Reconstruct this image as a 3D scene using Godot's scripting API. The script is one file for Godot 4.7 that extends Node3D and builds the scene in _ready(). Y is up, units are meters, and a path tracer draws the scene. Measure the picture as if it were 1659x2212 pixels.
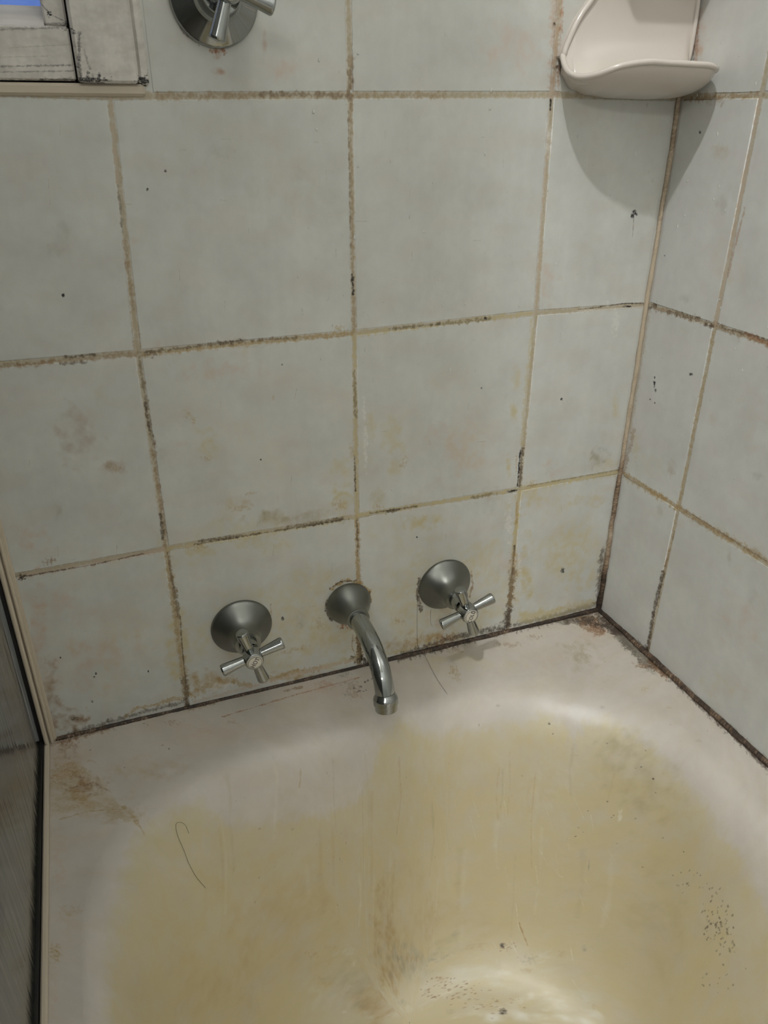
extends Node3D
# Corner of an old bathroom: tiled walls, stained bathtub, taps, soap dish and shower screen.
# Axes: x = 0 is the right wall, z = 0 the back wall, y = 0 the rim of the bathtub; metres.

const TILE_TOP := 0.806
var noise_a := PackedByteArray()   # coarse clouds, 512 x 512
var noise_b := PackedByteArray()   # fine grain, 512 x 512
var noise_c := PackedByteArray()   # stretched streaks, 512 x 512
var taken := {}
var rng := RandomNumberGenerator.new()

# grid crossings of the joints on the back wall, rows from the bath rim upwards: x, y
const GRID := [[Vector2(-0.6900, 0.0020), Vector2(-0.5445, 0.0020), Vector2(-0.3407, 0.0020), Vector2(-0.1385, 0.0020), Vector2(0.0000, 0.0020)],
	[Vector2(-0.6900, 0.2035), Vector2(-0.5419, 0.2050), Vector2(-0.3407, 0.2043), Vector2(-0.1407, 0.2027), Vector2(0.0000, 0.2035)],
	[Vector2(-0.6900, 0.4045), Vector2(-0.5413, 0.4036), Vector2(-0.3406, 0.4035), Vector2(-0.1403, 0.4066), Vector2(0.0000, 0.4045)],
	[Vector2(-0.6900, 0.6055), Vector2(-0.5343, 0.6023), Vector2(-0.3410, 0.6046), Vector2(-0.1446, 0.6067), Vector2(0.0000, 0.6055)],
	[Vector2(-0.6900, 0.8060), Vector2(-0.5320, 0.8060), Vector2(-0.3410, 0.8060), Vector2(-0.1460, 0.8060), Vector2(0.0000, 0.8060)]]
# weathering: [kind, colour, strength, raggedness, softness, numbers in texture pixels]
const BACK_COARSE := [
	[0, 4, 0.325, 0.7, 0.8, [160.9, 268.1, 26.9, 2.5, -0.9, 8.1]],
	[0, 3, 0.455, 0.7, 0.8, [149.7, 312.6, 8, 1, -1.1, 9.4]],
	[0, 2, 0.182, 0.7, 0.8, [68.2, 296.7, 13, 1.6, -3.2, 16.2]],
	[0, 2, 0.364, 0.7, 0.8, [87, 318.5, 9.7, 1.3, -0.9, 5.1]],
	[0, 4, 0.39, 0.7, 0.8, [26.8, 354.7, 10.9, 1.9, -2.3, 10.3]],
	[0, 4, 0.325, 0.7, 0.8, [34.3, 401.2, 23, 4.8, -2.7, 13]],
	[0, 4, 0.39, 0.7, 0.8, [50, 447.2, 36.8, 9, -4.6, 24.9]],
	[0, 3, 0.65, 0.7, 0.8, [244.3, 364.2, 9.5, 1.5, -0.3, 12.3]],
	[0, 3, 0.455, 0.7, 0.8, [243.2, 339, 9.3, 1.3, -0.2, 7.2]],
	[0, 11, 0.52, 0.7, 0.8, [200.9, 370.3, 38.3, 6.2, -0.4, 5.4]],
	[0, 10, 0.286, 0.7, 0.8, [164.6, 353.6, 13.1, 2, -0.4, 4.5]],
	[0, 3, 0.364, 0.7, 0.8, [283.3, 324.7, 10.4, 1.3, 0.1, 14.9]],
	[0, 3, 0.52, 0.7, 0.8, [285.4, 347.1, 6.1, 0.8, 0.1, 8.1]],
	[0, 3, 0.52, 0.7, 0.8, [266.9, 314.7, 5, 0.6, -0.1, 10.7]],
	[0, 3, 0.52, 0.7, 0.8, [385.3, 293.9, 4.9, 0.5, 1.2, 11.7]],
	[0, 3, 0.52, 0.7, 0.8, [385.4, 318.5, 5, 0.6, 1.2, 11.5]],
	[0, 3, 0.585, 0.7, 0.8, [385.2, 358.4, 3.4, 0.5, 1.1, 10.9]],
	[0, 4, 0.39, 0.7, 0.8, [343.4, 338.9, 28.2, 3.6, 1.5, 24.1]],
	[0, 3, 0.585, 0.7, 0.8, [305.7, 391.1, 16.9, 2.8, 0.2, 5.9]],
	[0, 3, 0.455, 0.7, 0.8, [272.2, 366.8, 8.3, 1.3, -0, 8.4]],
	[0, 3, 0.585, 0.7, 0.8, [134.8, 383.5, 13, 2.3, -0.6, 4.7]],
	[0, 3, 0.455, 0.7, 0.8, [178.8, 384.5, 20.6, 3.6, -0.5, 5.5]],
	[0, 3, 0.585, 0.7, 0.8, [110.5, 454.2, 8.7, 2.1, -5.5, 40.9]],
	[0, 10, 0.52, 0.7, 0.8, [125.9, 486.5, 18.3, 4.7, -1.2, 10.3]],
	[0, 10, 0.52, 0.7, 0.8, [200.2, 501.4, 23.4, 6, -0.3, 5.1]],
	[0, 3, 0.455, 0.7, 0.8, [225.4, 473.2, 27.5, 6.4, -0.6, 16.3]],
	[0, 10, 0.546, 0.7, 0.8, [321.8, 497.7, 31.3, 7.3, 0.4, 11.5]],
	[0, 10, 0.52, 0.7, 0.8, [291.2, 497.1, 15.6, 3.7, 0.1, 7.9]],
	[0, 7, 0.208, 0.7, 0.8, [332.1, 479.6, 8, 1.8, 0.9, 19.1]],
	[0, 3, 0.26, 0.7, 0.8, [351.4, 467.6, 45.2, 9.5, 1.6, 25.7]],
	[0, 3, 0.65, 0.7, 0.8, [449.6, 504.1, 49.1, 10.7, 1.2, 8.6]],
	[0, 3, 0.65, 0.7, 0.8, [412.4, 458.7, 7.7, 1.5, 4.9, 43.5]],
	[0, 3, 0.286, 0.7, 0.8, [456, 445.7, 39.8, 7.3, 5.9, 39.2]],
	[0, 3, 0.39, 0.7, 0.8, [467.6, 398.6, 19.4, 3, 1.1, 6.5]],
	[0, 3, 0.39, 0.7, 0.8, [410.8, 386.1, 13.6, 2.1, 1.2, 10]],
	[0, 2, 0.52, 0.7, 0.8, [26.6, 493.5, 11.2, 3.2, -1.9, 9.9]],
	[0, 4, 0.65, 0.7, 0.8, [19.3, 415, 5.1, 1.1, -8.6, 39.5]],
	[0, 2, 0.39, 0.7, 0.8, [17.1, 468.9, 6, 1.6, -6.1, 29]],
	[0, 4, 0.455, 0.7, 0.8, [214.6, 117.3, 12, -0.2, -0.4, 6.1]],
	[0, 7, 0.208, 0.7, 0.8, [204.7, 105.5, 1.6, -0, -0.5, 5.9]],
	[0, 7, 0.338, 0.7, 0.8, [177.4, 118.2, 6.7, -0.1, -0.2, 1.6]],
	[0, 11, 0.104, 0.7, 0.8, [219.2, 178.1, 35.3, 0.9, -0.8, 14]],
	[0, 4, 0.325, 0.7, 0.8, [360.7, 104, 26.2, -0.6, 1.3, 13]],
	[0, 11, 0.078, 0.7, 0.8, [198, 155.1, 55.6, 0.6, -1.6, 19.7]],
	[0, 4, 0.39, 0.7, 0.8, [403.8, 229.9, 9.4, 0.5, 1.9, 14.5]],
	[0, 3, 0.52, 0.7, 0.8, [321.8, 390.8, 12.3, 2, 0.2, 4.5]],
	[0, 11, 0.39, 0.7, 0.8, [177.5, 253.4, 18.1, 1.5, -0.3, 3.2]],
	[0, 3, 0.52, 0.7, 0.8, [482.5, 325.8, 4.7, 0.5, 2.8, 14.4]],
	[0, 3, 0.325, 0.7, 0.8, [476.6, 369, 19.2, 2.6, 1.4, 7.8]],
	[0, 3, 0.195, 0.7, 0.8, [371.6, 438.4, 27.1, 5.1, 2, 24.8]],
	[0, 3, 0.26, 0.7, 0.8, [222.3, 452.3, 23.1, 5, -1, 23.6]],
	[0, 3, 0.182, 0.7, 0.8, [174, 441.8, 43.1, 9.4, -2.8, 33.9]],
	[0, 3, 0.182, 0.7, 0.8, [278.2, 452.2, 24.6, 5.2, 0.1, 24.2]],
	[0, 3, 0.3, 1, 1.2, [175.3, 426.9, 67.4, 13.9, -4.6, 55.1]],
	[0, 3, 0.3, 1, 1.2, [315.3, 435.6, 71.9, 13.9, 1.8, 52]],
	[0, 3, 0.3, 1, 1.2, [445.4, 439.6, 49, 8.9, 9.2, 64.3]],
	[0, 3, 0.16, 1, 1.2, [61.8, 435.3, 46.3, 10.7, -9.3, 52.5]],
	[0, 3, 0.35, 1, 1.2, [186.6, 472.3, 71.1, 16.9, -1.7, 23.9]],
	[0, 3, 0.35, 1, 1.2, [334.4, 481, 67.2, 14.8, 1.3, 26.1]],
	[0, 3, 0.12, 1, 1.2, [183.4, 329.2, 75.3, 10.2, -4.1, 49.5]],
	[0, 3, 0.12, 1, 1.2, [318.7, 314.3, 68.8, 7.8, 2.1, 51.9]],
	[0, 4, 0.100774, 0.9, 0.9, [135.7, 160.6, 4.7, 0.1, -0.4, 2.5]],
	[0, 9, 0.173135, 0.9, 0.9, [248.1, 219.1, 10.8, 0.6, -0.1, 2.5]],
	[0, 4, 0.214049, 0.9, 0.9, [146.9, 179.7, 2.9, 0.1, -0.4, 3]],
	[0, 6, 0.157344, 0.9, 0.9, [384.2, 445.1, 6, 1.1, 0.6, 6.8]],
	[0, 9, 0.196, 0.9, 0.9, [271.7, 364.9, 8, 1.2, -0, 4.4]],
	[0, 3, 0.321774, 0.9, 0.9, [473.5, 471.7, 16.8, 3.3, 2.2, 13.6]],
	[0, 9, 0.224746, 0.9, 0.9, [253.7, 460.3, 12.1, 2.6, -0.1, 8.6]],
	[0, 3, 0.156215, 0.9, 0.9, [139.7, 264.6, 4.1, 0.4, -0.5, 3.9]],
	[0, 4, 0.153288, 0.9, 0.9, [230.2, 348.7, 9.3, 1.3, -0.2, 3.9]],
	[0, 9, 0.289389, 0.9, 0.9, [439, 372.7, 9, 1.3, 0.7, 4.9]],
	[0, 3, 0.281632, 0.9, 0.9, [147.7, 303, 9.6, 1.2, -0.4, 3.1]],
	[0, 4, 0.198185, 0.9, 0.9, [129.6, 309.4, 9.1, 1.1, -0.4, 3.2]],
	[0, 9, 0.200883, 0.9, 0.9, [53.3, 228, 2.5, 0.2, -1.7, 7.7]],
	[0, 9, 0.218592, 0.9, 0.9, [427, 138.4, 5.7, -0, 1.4, 8.1]],
	[0, 9, 0.198399, 0.9, 0.9, [415.4, 390.6, 4.6, 0.7, 1.1, 9.4]],
	[0, 6, 0.148959, 0.9, 0.9, [118.1, 314, 3.6, 0.5, -1, 6.6]],
	[0, 3, 0.227865, 0.9, 0.9, [75.5, 379.2, 5.2, 1, -0.9, 5]],
	[0, 4, 0.259107, 0.9, 0.9, [81.3, 438.2, 3.5, 0.8, -0.6, 3.4]],
	[0, 6, 0.339527, 0.9, 0.9, [471.8, 363.9, 10.5, 1.4, 1.6, 8.9]],
	[0, 4, 0.235552, 0.9, 0.9, [74.8, 284.2, 7.6, 0.9, -0.9, 4.9]],
	[0, 4, 0.269487, 0.9, 0.9, [124.4, 249.9, 2.5, 0.2, -0.7, 4.8]],
	[0, 9, 0.131934, 0.9, 0.9, [200.7, 194, 3.8, 0.1, -0.2, 2.1]],
	[0, 4, 0.222744, 0.9, 0.9, [120.7, 195.4, 8, 0.3, -0.4, 2.6]],
	[0, 4, 0.1672, 0.9, 0.9, [162, 164.7, 6.1, 0.1, -0.9, 7.2]],
	[0, 6, 0.145123, 0.9, 0.9, [83.6, 188.2, 7.5, 0.3, -1.4, 6.8]],
	[0, 9, 0.183048, 0.9, 0.9, [298.7, 428.3, 10.2, 1.9, 0.2, 11.4]],
	[0, 9, 0.154876, 0.9, 0.9, [381, 444.8, 7.7, 1.5, 0.7, 7.6]],
	[0, 9, 0.191407, 0.9, 0.9, [297.6, 146, 9.9, 0, 0.1, 2.6]],
	[0, 9, 0.227847, 0.9, 0.9, [75.7, 176.2, 5.8, 0.2, -1, 4.8]],
	[0, 9, 0.114225, 0.9, 0.9, [133.8, 134.9, 7.9, -0, -0.3, 1.7]],
	[0, 4, 0.17238, 0.9, 0.9, [385.3, 436.3, 14.1, 2.6, 0.9, 9.3]],
	[0, 9, 0.227928, 0.9, 0.9, [272.8, 432.5, 9.1, 1.8, -0, 11.1]],
	[0, 6, 0.261625, 0.9, 0.9, [47.9, 339.8, 3, 0.5, -1.4, 6.6]],
	[0, 4, 0.139571, 0.9, 0.9, [90.4, 232.2, 7.3, 0.5, -1, 5.2]],
	[0, 6, 0.208234, 0.9, 0.9, [174.7, 153.5, 8.9, 0.1, -0.5, 4.2]],
	[0, 4, 0.108807, 0.9, 0.9, [156.8, 197.5, 5.7, 0.2, -0.9, 7.7]],
	[0, 9, 0.311569, 0.9, 0.9, [452.6, 457, 8.8, 1.7, 2.2, 15]],
	[0, 9, 0.228165, 0.9, 0.9, [344.2, 152.8, 10.4, 0.1, 0.2, 3.1]],
	[0, 6, 0.122689, 0.9, 0.9, [222, 166.1, 6.6, 0.1, -0.2, 4]],
	[0, 3, 0.282102, 0.9, 0.9, [86.6, 273.7, 4.6, 0.5, -1, 5.8]],
	[0, 9, 0.165795, 0.9, 0.9, [49.8, 214.6, 5.3, 0.3, -1.1, 4.6]],
	[0, 6, 0.236013, 0.9, 0.9, [76.2, 197.4, 7.4, 0.3, -0.8, 3.8]],
	[0, 9, 0.296491, 0.9, 0.9, [282.1, 368.6, 9.2, 1.4, 0, 5.7]],
	[0, 9, 0.228413, 0.9, 0.9, [251, 487.9, 8.7, 2.1, -0.2, 8.2]],
	[0, 4, 0.22668, 0.9, 0.9, [65.3, 372.1, 5.1, 0.9, -1.5, 7.9]],
	[0, 6, 0.179497, 0.9, 0.9, [271.6, 366.4, 9.2, 1.4, -0, 5.4]],
	[0, 4, 0.20593, 0.9, 0.9, [371.2, 381.4, 13.3, 2, 0.3, 3.8]],
	[0, 9, 0.230915, 0.9, 0.9, [180.8, 181.3, 8.7, 0.3, -0.5, 5.4]],
	[0, 4, 0.17648, 0.9, 0.9, [398.3, 448.1, 13.6, 2.6, 1.4, 13.9]],
	[0, 3, 0.174404, 0.9, 0.9, [487, 392.2, 16.7, 2.5, 0.7, 4]],
	[0, 6, 0.310555, 0.9, 0.9, [206.1, 451.9, 5.2, 1.1, -0.6, 11.1]],
	[0, 4, 0.201935, 0.9, 0.9, [317, 473.4, 6.2, 1.3, 0.3, 8.8]],
	[0, 9, 0.16888, 0.9, 0.9, [124.1, 223.5, 6.6, 0.4, -1.2, 8.2]],
	[0, 9, 0.123745, 0.9, 0.9, [449.3, 238.9, 8.1, 0.5, 1.2, 7.1]],
	[0, 9, 0.264646, 0.9, 0.9, [239.6, 369.2, 8.8, 1.4, -0.2, 6]],
	[0, 9, 0.182533, 0.9, 0.9, [111, 151, 8.1, 0.1, -1.2, 6.8]],
	[0, 9, 0.222959, 0.9, 0.9, [162.1, 157.8, 3.9, 0.1, -0.4, 3]],
	[0, 4, 0.120865, 0.9, 0.9, [346.7, 178, 4.9, 0.1, 0.3, 4]],
	[0, 6, 0.143705, 0.9, 0.9, [369.5, 383.8, 9.6, 1.5, 1, 12.4]],
	[0, 3, 0.164354, 0.9, 0.9, [107.7, 371.7, 4.1, 0.7, -1.5, 10.5]],
	[0, 4, 0.286265, 0.9, 0.9, [16.4, 457.7, 4.6, 1.2, -2.3, 11]],
	[0, 9, 0.171156, 0.9, 0.9, [423.3, 411, 10.6, 1.7, 1.3, 10.6]],
	[0, 9, 0.121525, 0.9, 0.9, [194.7, 193.5, 4.6, 0.2, -0.4, 5]],
	[0, 9, 0.143979, 0.9, 0.9, [396.6, 215.4, 7, 0.3, 0.9, 7.2]],
	[0, 3, 0.2008, 0.9, 0.9, [179.1, 258.6, 2.6, 0.2, -0.8, 8.3]],
	[0, 4, 0.130483, 0.9, 0.9, [350.4, 158.6, 3.8, 0, 0.5, 5.8]],
	[0, 9, 0.339288, 0.9, 0.9, [248.2, 283.9, 9.1, 0.9, -0.1, 3.8]],
	[0, 9, 0.124314, 0.9, 0.9, [435.8, 263.3, 12.6, 0.9, 1.5, 9.3]],
	[0, 9, 0.26002, 0.9, 0.9, [203.5, 459.6, 6.5, 1.5, -0.7, 12.7]],
	[0, 9, 0.201478, 0.9, 0.9, [37.9, 315.1, 3.9, 0.5, -1.8, 8.3]],
	[0, 4, 0.318639, 0.9, 0.9, [427.6, 366.5, 7.6, 1.1, 1.5, 11.2]],
	[0, 9, 0.235229, 0.9, 0.9, [422.3, 381.3, 11.9, 1.8, 1.2, 9.1]],
	[0, 6, 0.103456, 0.9, 0.9, [118.8, 144.9, 5.3, 0, -1, 5.9]],
	[0, 9, 0.114349, 0.9, 0.9, [303.4, 238.2, 8.3, 0.5, 0.1, 3.2]],
	[0, 4, 0.264672, 0.9, 0.9, [497.7, 481.4, 11.3, 2.3, 0.7, 3.8]]]
const BACK_FINE := [
	[1, 2, 0.221, 0.9, 0.5, [7.1, 7.1, 571.9, 518.7, 800.8, 513.7, 1022.2, 512.9]],
	[1, 1, 0.216, 1.2, 0.5, [4.7, 4.7, 800.9, 512.1, 1014, 512.9]],
	[1, 2, 0.26, 0.9, 0.5, [8.7, 8.7, 1023.7, 441.6, 1023, 530.1]],
	[1, 1, 0.2016, 1.2, 0.5, [5.9, 5.9, 1023.2, 466.4, 1022, 521.4]],
	[1, 2, 0.1625, 0.9, 0.5, [7, 7, 1037.4, 512.8, 1269.3, 511]],
	[1, 2, 0.195, 0.9, 0.5, [5, 5, 1021.8, 530.1, 1020.9, 1016.4]],
	[1, 1, 0.252, 1.2, 0.5, [2, 2, 1015.7, 543.1, 1016.4, 844.9]],
	[1, 8, 0.8, 1.2, 0.6, [3.5, 3.5, 1019.6, 878.2, 1021.3, 922.5]],
	[1, 3, 0.55, 0.9, 0.5, [7.3, 7.3, 1022.1, 1022.1, 1022.1, 1505.7]],
	[1, 1, 0.288, 1.3, 0.5, [5.1, 5.1, 1021.9, 1108, 1022.5, 1228.4]],
	[1, 1, 0.612, 0.9, 0.5, [3, 3, 1017.7, 1335.8, 1018.8, 1435.9]],
	[1, 10, 0.5, 0.9, 0.5, [8.7, 8.7, 1022, 1512.7, 1024.8, 1720]],
	[1, 1, 0.504, 1, 0.5, [3.6, 3.6, 1021.9, 1519.8, 1023, 1636.2]],
	[1, 10, 0.8, 0.9, 0.5, [13, 13, 1019.3, 1870.2, 1022.3, 1997.4]],
	[1, 1, 0.468, 1, 0.5, [9.8, 9.8, 1019, 1886.6, 1023.9, 2003]],
	[0, 1, 0.95, 0.8, 0.5, [1022.3, 1995.7, 33.2, 8.1, -0.3, 17.2]],
	[1, 4, 0.5, 0.9, 0.5, [3.5, 3.5, 471.6, 522.5, 458.6, 736.3]],
	[1, 6, 0.7, 1.1, 0.5, [2.8, 2.8, 461.8, 675.6, 456.1, 762.9]],
	[1, 2, 0.208, 1, 0.5, [4.8, 4.8, 457.3, 781, 452.6, 1007.8]],
	[1, 0, 0.6, 0.9, 0.5, [9.3, 9.3, 453.7, 932.2, 450.8, 1004.6]],
	[0, 1, 0.55, 0.9, 0.7, [477.9, 1018.2, 20, 1.7, -1.3, 8.2]],
	[1, 1, 0.252, 1.3, 0.5, [4.3, 4.3, 452.3, 1023.3, 454.7, 1232.1]],
	[1, 1, 0.54, 1.1, 0.5, [3.4, 3.4, 449.3, 1129.8, 450.6, 1197.1]],
	[1, 2, 0.2925, 1, 0.5, [5.8, 5.8, 456.4, 1220.8, 448.2, 1504.1]],
	[1, 1, 0.576, 1, 0.5, [5, 5, 447.4, 1413.1, 444.8, 1483.7]],
	[1, 1, 0.54, 1, 0.5, [3.9, 3.9, 451.7, 1524.8, 452.9, 1628.1]],
	[1, 1, 0.432, 1.2, 0.5, [6.7, 6.7, 454.4, 1617.1, 457.1, 1715.2]],
	[1, 1, 0.612, 0.8, 0.5, [2.2, 2.2, 459.7, 1715.8, 444.9, 1976.3]],
	[1, 1, 0.612, 1, 0.5, [10.4, 10.4, 446.5, 1919.9, 443.1, 2012.3]],
	[1, 10, 0.38, 0.9, 0.5, [11.6, 11.6, 450.1, 1517.8, 447.7, 1977.1]],
	[1, 2, 0.221, 0.9, 0.5, [6.9, 6.9, 135.3, 1017.2, 290, 1017.2, 451.1, 1017]],
	[1, 1, 0.54, 1.2, 0.5, [3.1, 3.1, 280.8, 1010.3, 350.1, 1010.3]],
	[1, 2, 0.325, 1.2, 0.5, [4, 4, 175.8, 1016.9, 258.2, 1018.3]],
	[1, 1, 0.36, 1.3, 0.5, [3.1, 3.1, 267.9, 1022.2, 326, 1024.4]],
	[1, 10, 0.45, 0.9, 0.5, [6.4, 6.4, 458.5, 1019.7, 709.9, 1015.6, 1018.2, 1016.2]],
	[1, 1, 0.36, 1.2, 0.5, [3.8, 3.8, 476.1, 1015, 710.6, 1009.2, 859.3, 1013.6]],
	[1, 1, 0.288, 1.3, 0.5, [5.6, 5.6, 650.3, 1010.7, 722.4, 1012.3]],
	[0, 10, 0.4, 0.9, 0.7, [982.6, 1004.5, 21, 1.6, -0.3, 11]],
	[1, 3, 0.6, 0.9, 0.5, [7.3, 7.3, 1026.2, 1019, 1279.1, 1013.3, 1587.3, 1007.3]],
	[1, 1, 0.432, 1.1, 0.5, [3.7, 3.7, 1124.1, 1014.2, 1279.1, 1012.1]],
	[1, 1, 0.288, 1.4, 0.5, [5.2, 5.2, 1279.1, 1013.3, 1441.3, 1011.2]],
	[0, 8, 0.9, 0.5, 0.5, [1424.6, 1010, 6, 0.4, 0.4, 4.7]],
	[1, 0, 0.5, 0.9, 0.5, [5.5, 5.5, 1594.9, 1005.4, 1986.3, 1011]],
	[1, 1, 0.576, 0.8, 0.5, [2, 2, 1739.9, 1008.1, 1822.8, 1007.6]],
	[1, 1, 0.576, 0.8, 0.5, [1.9, 1.9, 1822.5, 1006.4, 1906.7, 1003.3, 1980.7, 1009.4]],
	[0, 8, 0.9, 0.9, 0.4, [1918.9, 1012.8, 21, 1.4, 0.8, 3.8]],
	[1, 5, 0.6, 0.5, 0.5, [2.8, 2.8, 1740.7, 1013, 1982.6, 1018.3]],
	[1, 4, 0.55, 0.9, 0.5, [7.1, 7.1, 64.2, 1518.7, 250.5, 1518.1, 440.5, 1513.4]],
	[1, 1, 0.576, 0.9, 0.5, [1.9, 1.9, 63.9, 1520, 178.1, 1520, 250, 1520.6, 387, 1514.3]],
	[0, 1, 0.8, 0.8, 0.6, [68.6, 1519.6, 9.9, 1.9, -2.5, 11.1]],
	[1, 3, 0.6, 0.9, 0.5, [7.8, 7.8, 457.1, 1513.7, 717.1, 1516.1, 1020.4, 1516.7]],
	[1, 1, 0.504, 1.1, 0.5, [2.9, 2.9, 528.7, 1513.1, 717.3, 1514.7, 1005.4, 1517.1]],
	[1, 1, 0.432, 1.3, 0.5, [5.3, 5.3, 542.5, 1507.5, 662.7, 1510.8]],
	[1, 1, 0.432, 1.2, 0.5, [5.6, 5.6, 801.5, 1512.6, 975.6, 1513.6]],
	[1, 3, 0.75, 0.9, 0.5, [7.3, 7.3, 1023.5, 1510.1, 1301.5, 1514.1, 1587.5, 1517.8]],
	[1, 1, 0.504, 1, 0.5, [2.9, 2.9, 1065.9, 1511.3, 1221.4, 1514.6]],
	[1, 1, 0.576, 1, 0.5, [5.9, 5.9, 1121.1, 1515.9, 1155.3, 1514.2]],
	[1, 1, 0.36, 1.2, 0.5, [4.7, 4.7, 1416.8, 1517.3, 1518.4, 1517.9]],
	[1, 6, 0.9, 1, 0.5, [6.5, 6.5, 1549.5, 1519.6, 1594.4, 1517.4]],
	[1, 8, 0.9, 0.9, 0.5, [2.4, 2.4, 1552.9, 1518.6, 1591, 1518.4]],
	[1, 3, 0.7, 0.9, 0.5, [9.8, 9.8, 1596, 1516.1, 1783.7, 1516.5, 1986.7, 1519.2]],
	[1, 11, 0.8, 1.2, 0.5, [2.3, 2.3, 1621.7, 1510.9, 1979.2, 1510.4]],
	[1, 4, 0.6, 0.9, 0.5, [15.9, 15.9, 1564.4, 326.3, 1582, 503.9]],
	[1, 2, 0.1625, 1.2, 0.5, [9.6, 9.6, 1569.8, 326.1, 1587.6, 503.8]],
	[1, 8, 0.85, 0.5, 0.5, [2.9, 2.9, 1577, 518.9, 1578.2, 537.8]],
	[1, 4, 0.4, 0.9, 0.5, [4.6, 4.6, 1574.5, 541.7, 1591.2, 1000.4]],
	[0, 1, 0.8, 0.6, 0.6, [1566.6, 370.9, 5.4, -0.2, 0.6, 4.3]],
	[0, 1, 0.6, 1, 0.7, [1590.4, 454, 12.5, -0.2, 1, 7.3]],
	[1, 7, 0.3, 1, 0.5, [4.3, 4.3, 1584.4, 325.6, 1594.7, 494.4]],
	[1, 3, 0.4, 0.9, 0.5, [8.3, 8.3, 1581.4, 1023.6, 1582.3, 1375.1]],
	[1, 1, 0.54, 0.9, 0.5, [7, 7, 1587, 1387, 1590.1, 1509.3]],
	[1, 8, 0.9, 0.9, 0.5, [3.1, 3.1, 1580.4, 1389, 1582.7, 1505.2]],
	[1, 3, 0.7, 0.9, 0.5, [11.4, 11.4, 1591.4, 1521.4, 1589.5, 1740]],
	[1, 10, 0.5, 1.2, 0.5, [4.9, 4.9, 1587.5, 1550.9, 1592.3, 1628.6]],
	[1, 1, 0.612, 0.9, 0.5, [4.3, 4.3, 1593.4, 1708.2, 1592.6, 1806.8]],
	[1, 1, 0.612, 0.7, 0.6, [15.1, 15.1, 1595.5, 1798.9, 1593.4, 2001.9]],
	[1, 1, 0.504, 0.9, 0.7, [18.5, 18.5, 1591.5, 1944.3, 1582.5, 2006.7]],
	[1, 10, 0.4, 0.9, 0.5, [19.2, 19.2, 1593.2, 1740.6, 1597.6, 1910.4]],
	[0, 5, 0.55, 0.7, 0.6, [1559.8, 1623.2, 16.2, 2.7, 7.5, 75.9]],
	[0, 5, 0.55, 0.7, 0.6, [1618.3, 1770, 9.4, 1.8, 4, 37.2]],
	[0, 5, 0.55, 0.7, 0.6, [544.9, 1966.5, 42.9, 11.2, -2.5, 22.5]],
	[0, 5, 0.55, 0.7, 0.6, [1052.8, 1308, 7.2, 0.9, -0.8, 77.3]],
	[0, 5, 0.55, 0.7, 0.6, [1048.2, 1206.6, 5.6, 0.6, -0.6, 49.1]],
	[0, 5, 0.55, 0.7, 0.6, [1574.5, 1526.4, 14.1, 2.1, 0.5, 4.6]],
	[0, 5, 0.55, 0.7, 0.6, [1843, 999.1, 6.8, 0.4, 2.1, 11.2]],
	[0, 5, 0.55, 0.7, 0.6, [1870.4, 633.6, 4.7, 0.1, 1.5, 7.3]],
	[0, 5, 0.55, 0.7, 0.6, [1883.1, 1058.1, 14, 1, 7.4, 38.6]],
	[0, 5, 0.55, 0.7, 0.6, [1580.7, 599.6, 14.3, 0.1, 6.5, 49.1]],
	[1, 1, 0.612, 0.7, 0.5, [6.6, 9.8, 1237.9, 1754, 1231, 1809.1, 1247.9, 1863.8]],
	[1, 2, 0.52, 0.8, 0.5, [4.3, 4.3, 1429, 1766.9, 1439.3, 1813.4, 1429.9, 1858.4]],
	[1, 1, 0.612, 0.7, 0.5, [4.6, 4.6, 916, 1761.5, 910.1, 1794.7, 929, 1833.9]],
	[1, 10, 0.8, 0.8, 0.5, [7.7, 6.1, 932.8, 1724.7, 978.2, 1706.2, 1024.8, 1724.6, 1060.9, 1763.1, 1062.3, 1798.3]],
	[1, 1, 0.576, 0.9, 0.5, [3.1, 3.1, 926.6, 1726.5, 962.6, 1709.2, 1017, 1716.9]],
	[1, 1, 0.648, 0.6, 0.5, [2.4, 2.4, 1060.9, 1763.1, 1063.9, 1798.7]],
	[0, 7, 0.75, 0.6, 0.6, [969.6, 1857.4, 19.1, 4.3, -0.4, 16.2]],
	[0, 7, 0.4, 0.8, 0.7, [998.3, 1865.5, 16.1, 3.6, -0.4, 19.6]],
	[1, 2, 0.455, 0.8, 0.5, [2.5, 2.5, 1000.9, 1899.1, 996.8, 1940, 1009.2, 1985.5]],
	[1, 2, 0.325, 0.9, 0.5, [3, 3, 733.7, 1737.1, 733.8, 1775.4]],
	[0, 7, 0.8, 0.5, 0.5, [713.5, 437.7, 20.5, -0.4, -0.8, 7]],
	[0, 7, 0.3, 0.8, 0.8, [711.4, 447.8, 10.3, -0.2, -0.9, 7.8]],
	[0, 2, 0.8, 0.5, 0.5, [727.2, 444.4, 3.1, -0.1, -0.3, 3.1]],
	[1, 1, 0.36, 0.7, 0.5, [1.7, 1.7, 625.8, 382, 641.5, 411.2, 673.7, 431.6]],
	[1, 1, 0.432, 1, 0.7, [10, 7.1, 91, 2018, 200.1, 2007.2, 297.1, 2001.8, 438.8, 2001.2]],
	[1, 10, 0.55, 1, 0.5, [5.9, 7.3, 255.4, 2003.2, 300.1, 1982.9, 341.1, 1987.7, 384.5, 1979.8, 433.9, 1983.3]],
	[1, 10, 0.55, 0.9, 0.5, [15.2, 9.1, 470.8, 1976.7, 546.3, 1953.7, 589.4, 1964.8, 646.3, 1999.6]],
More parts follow.
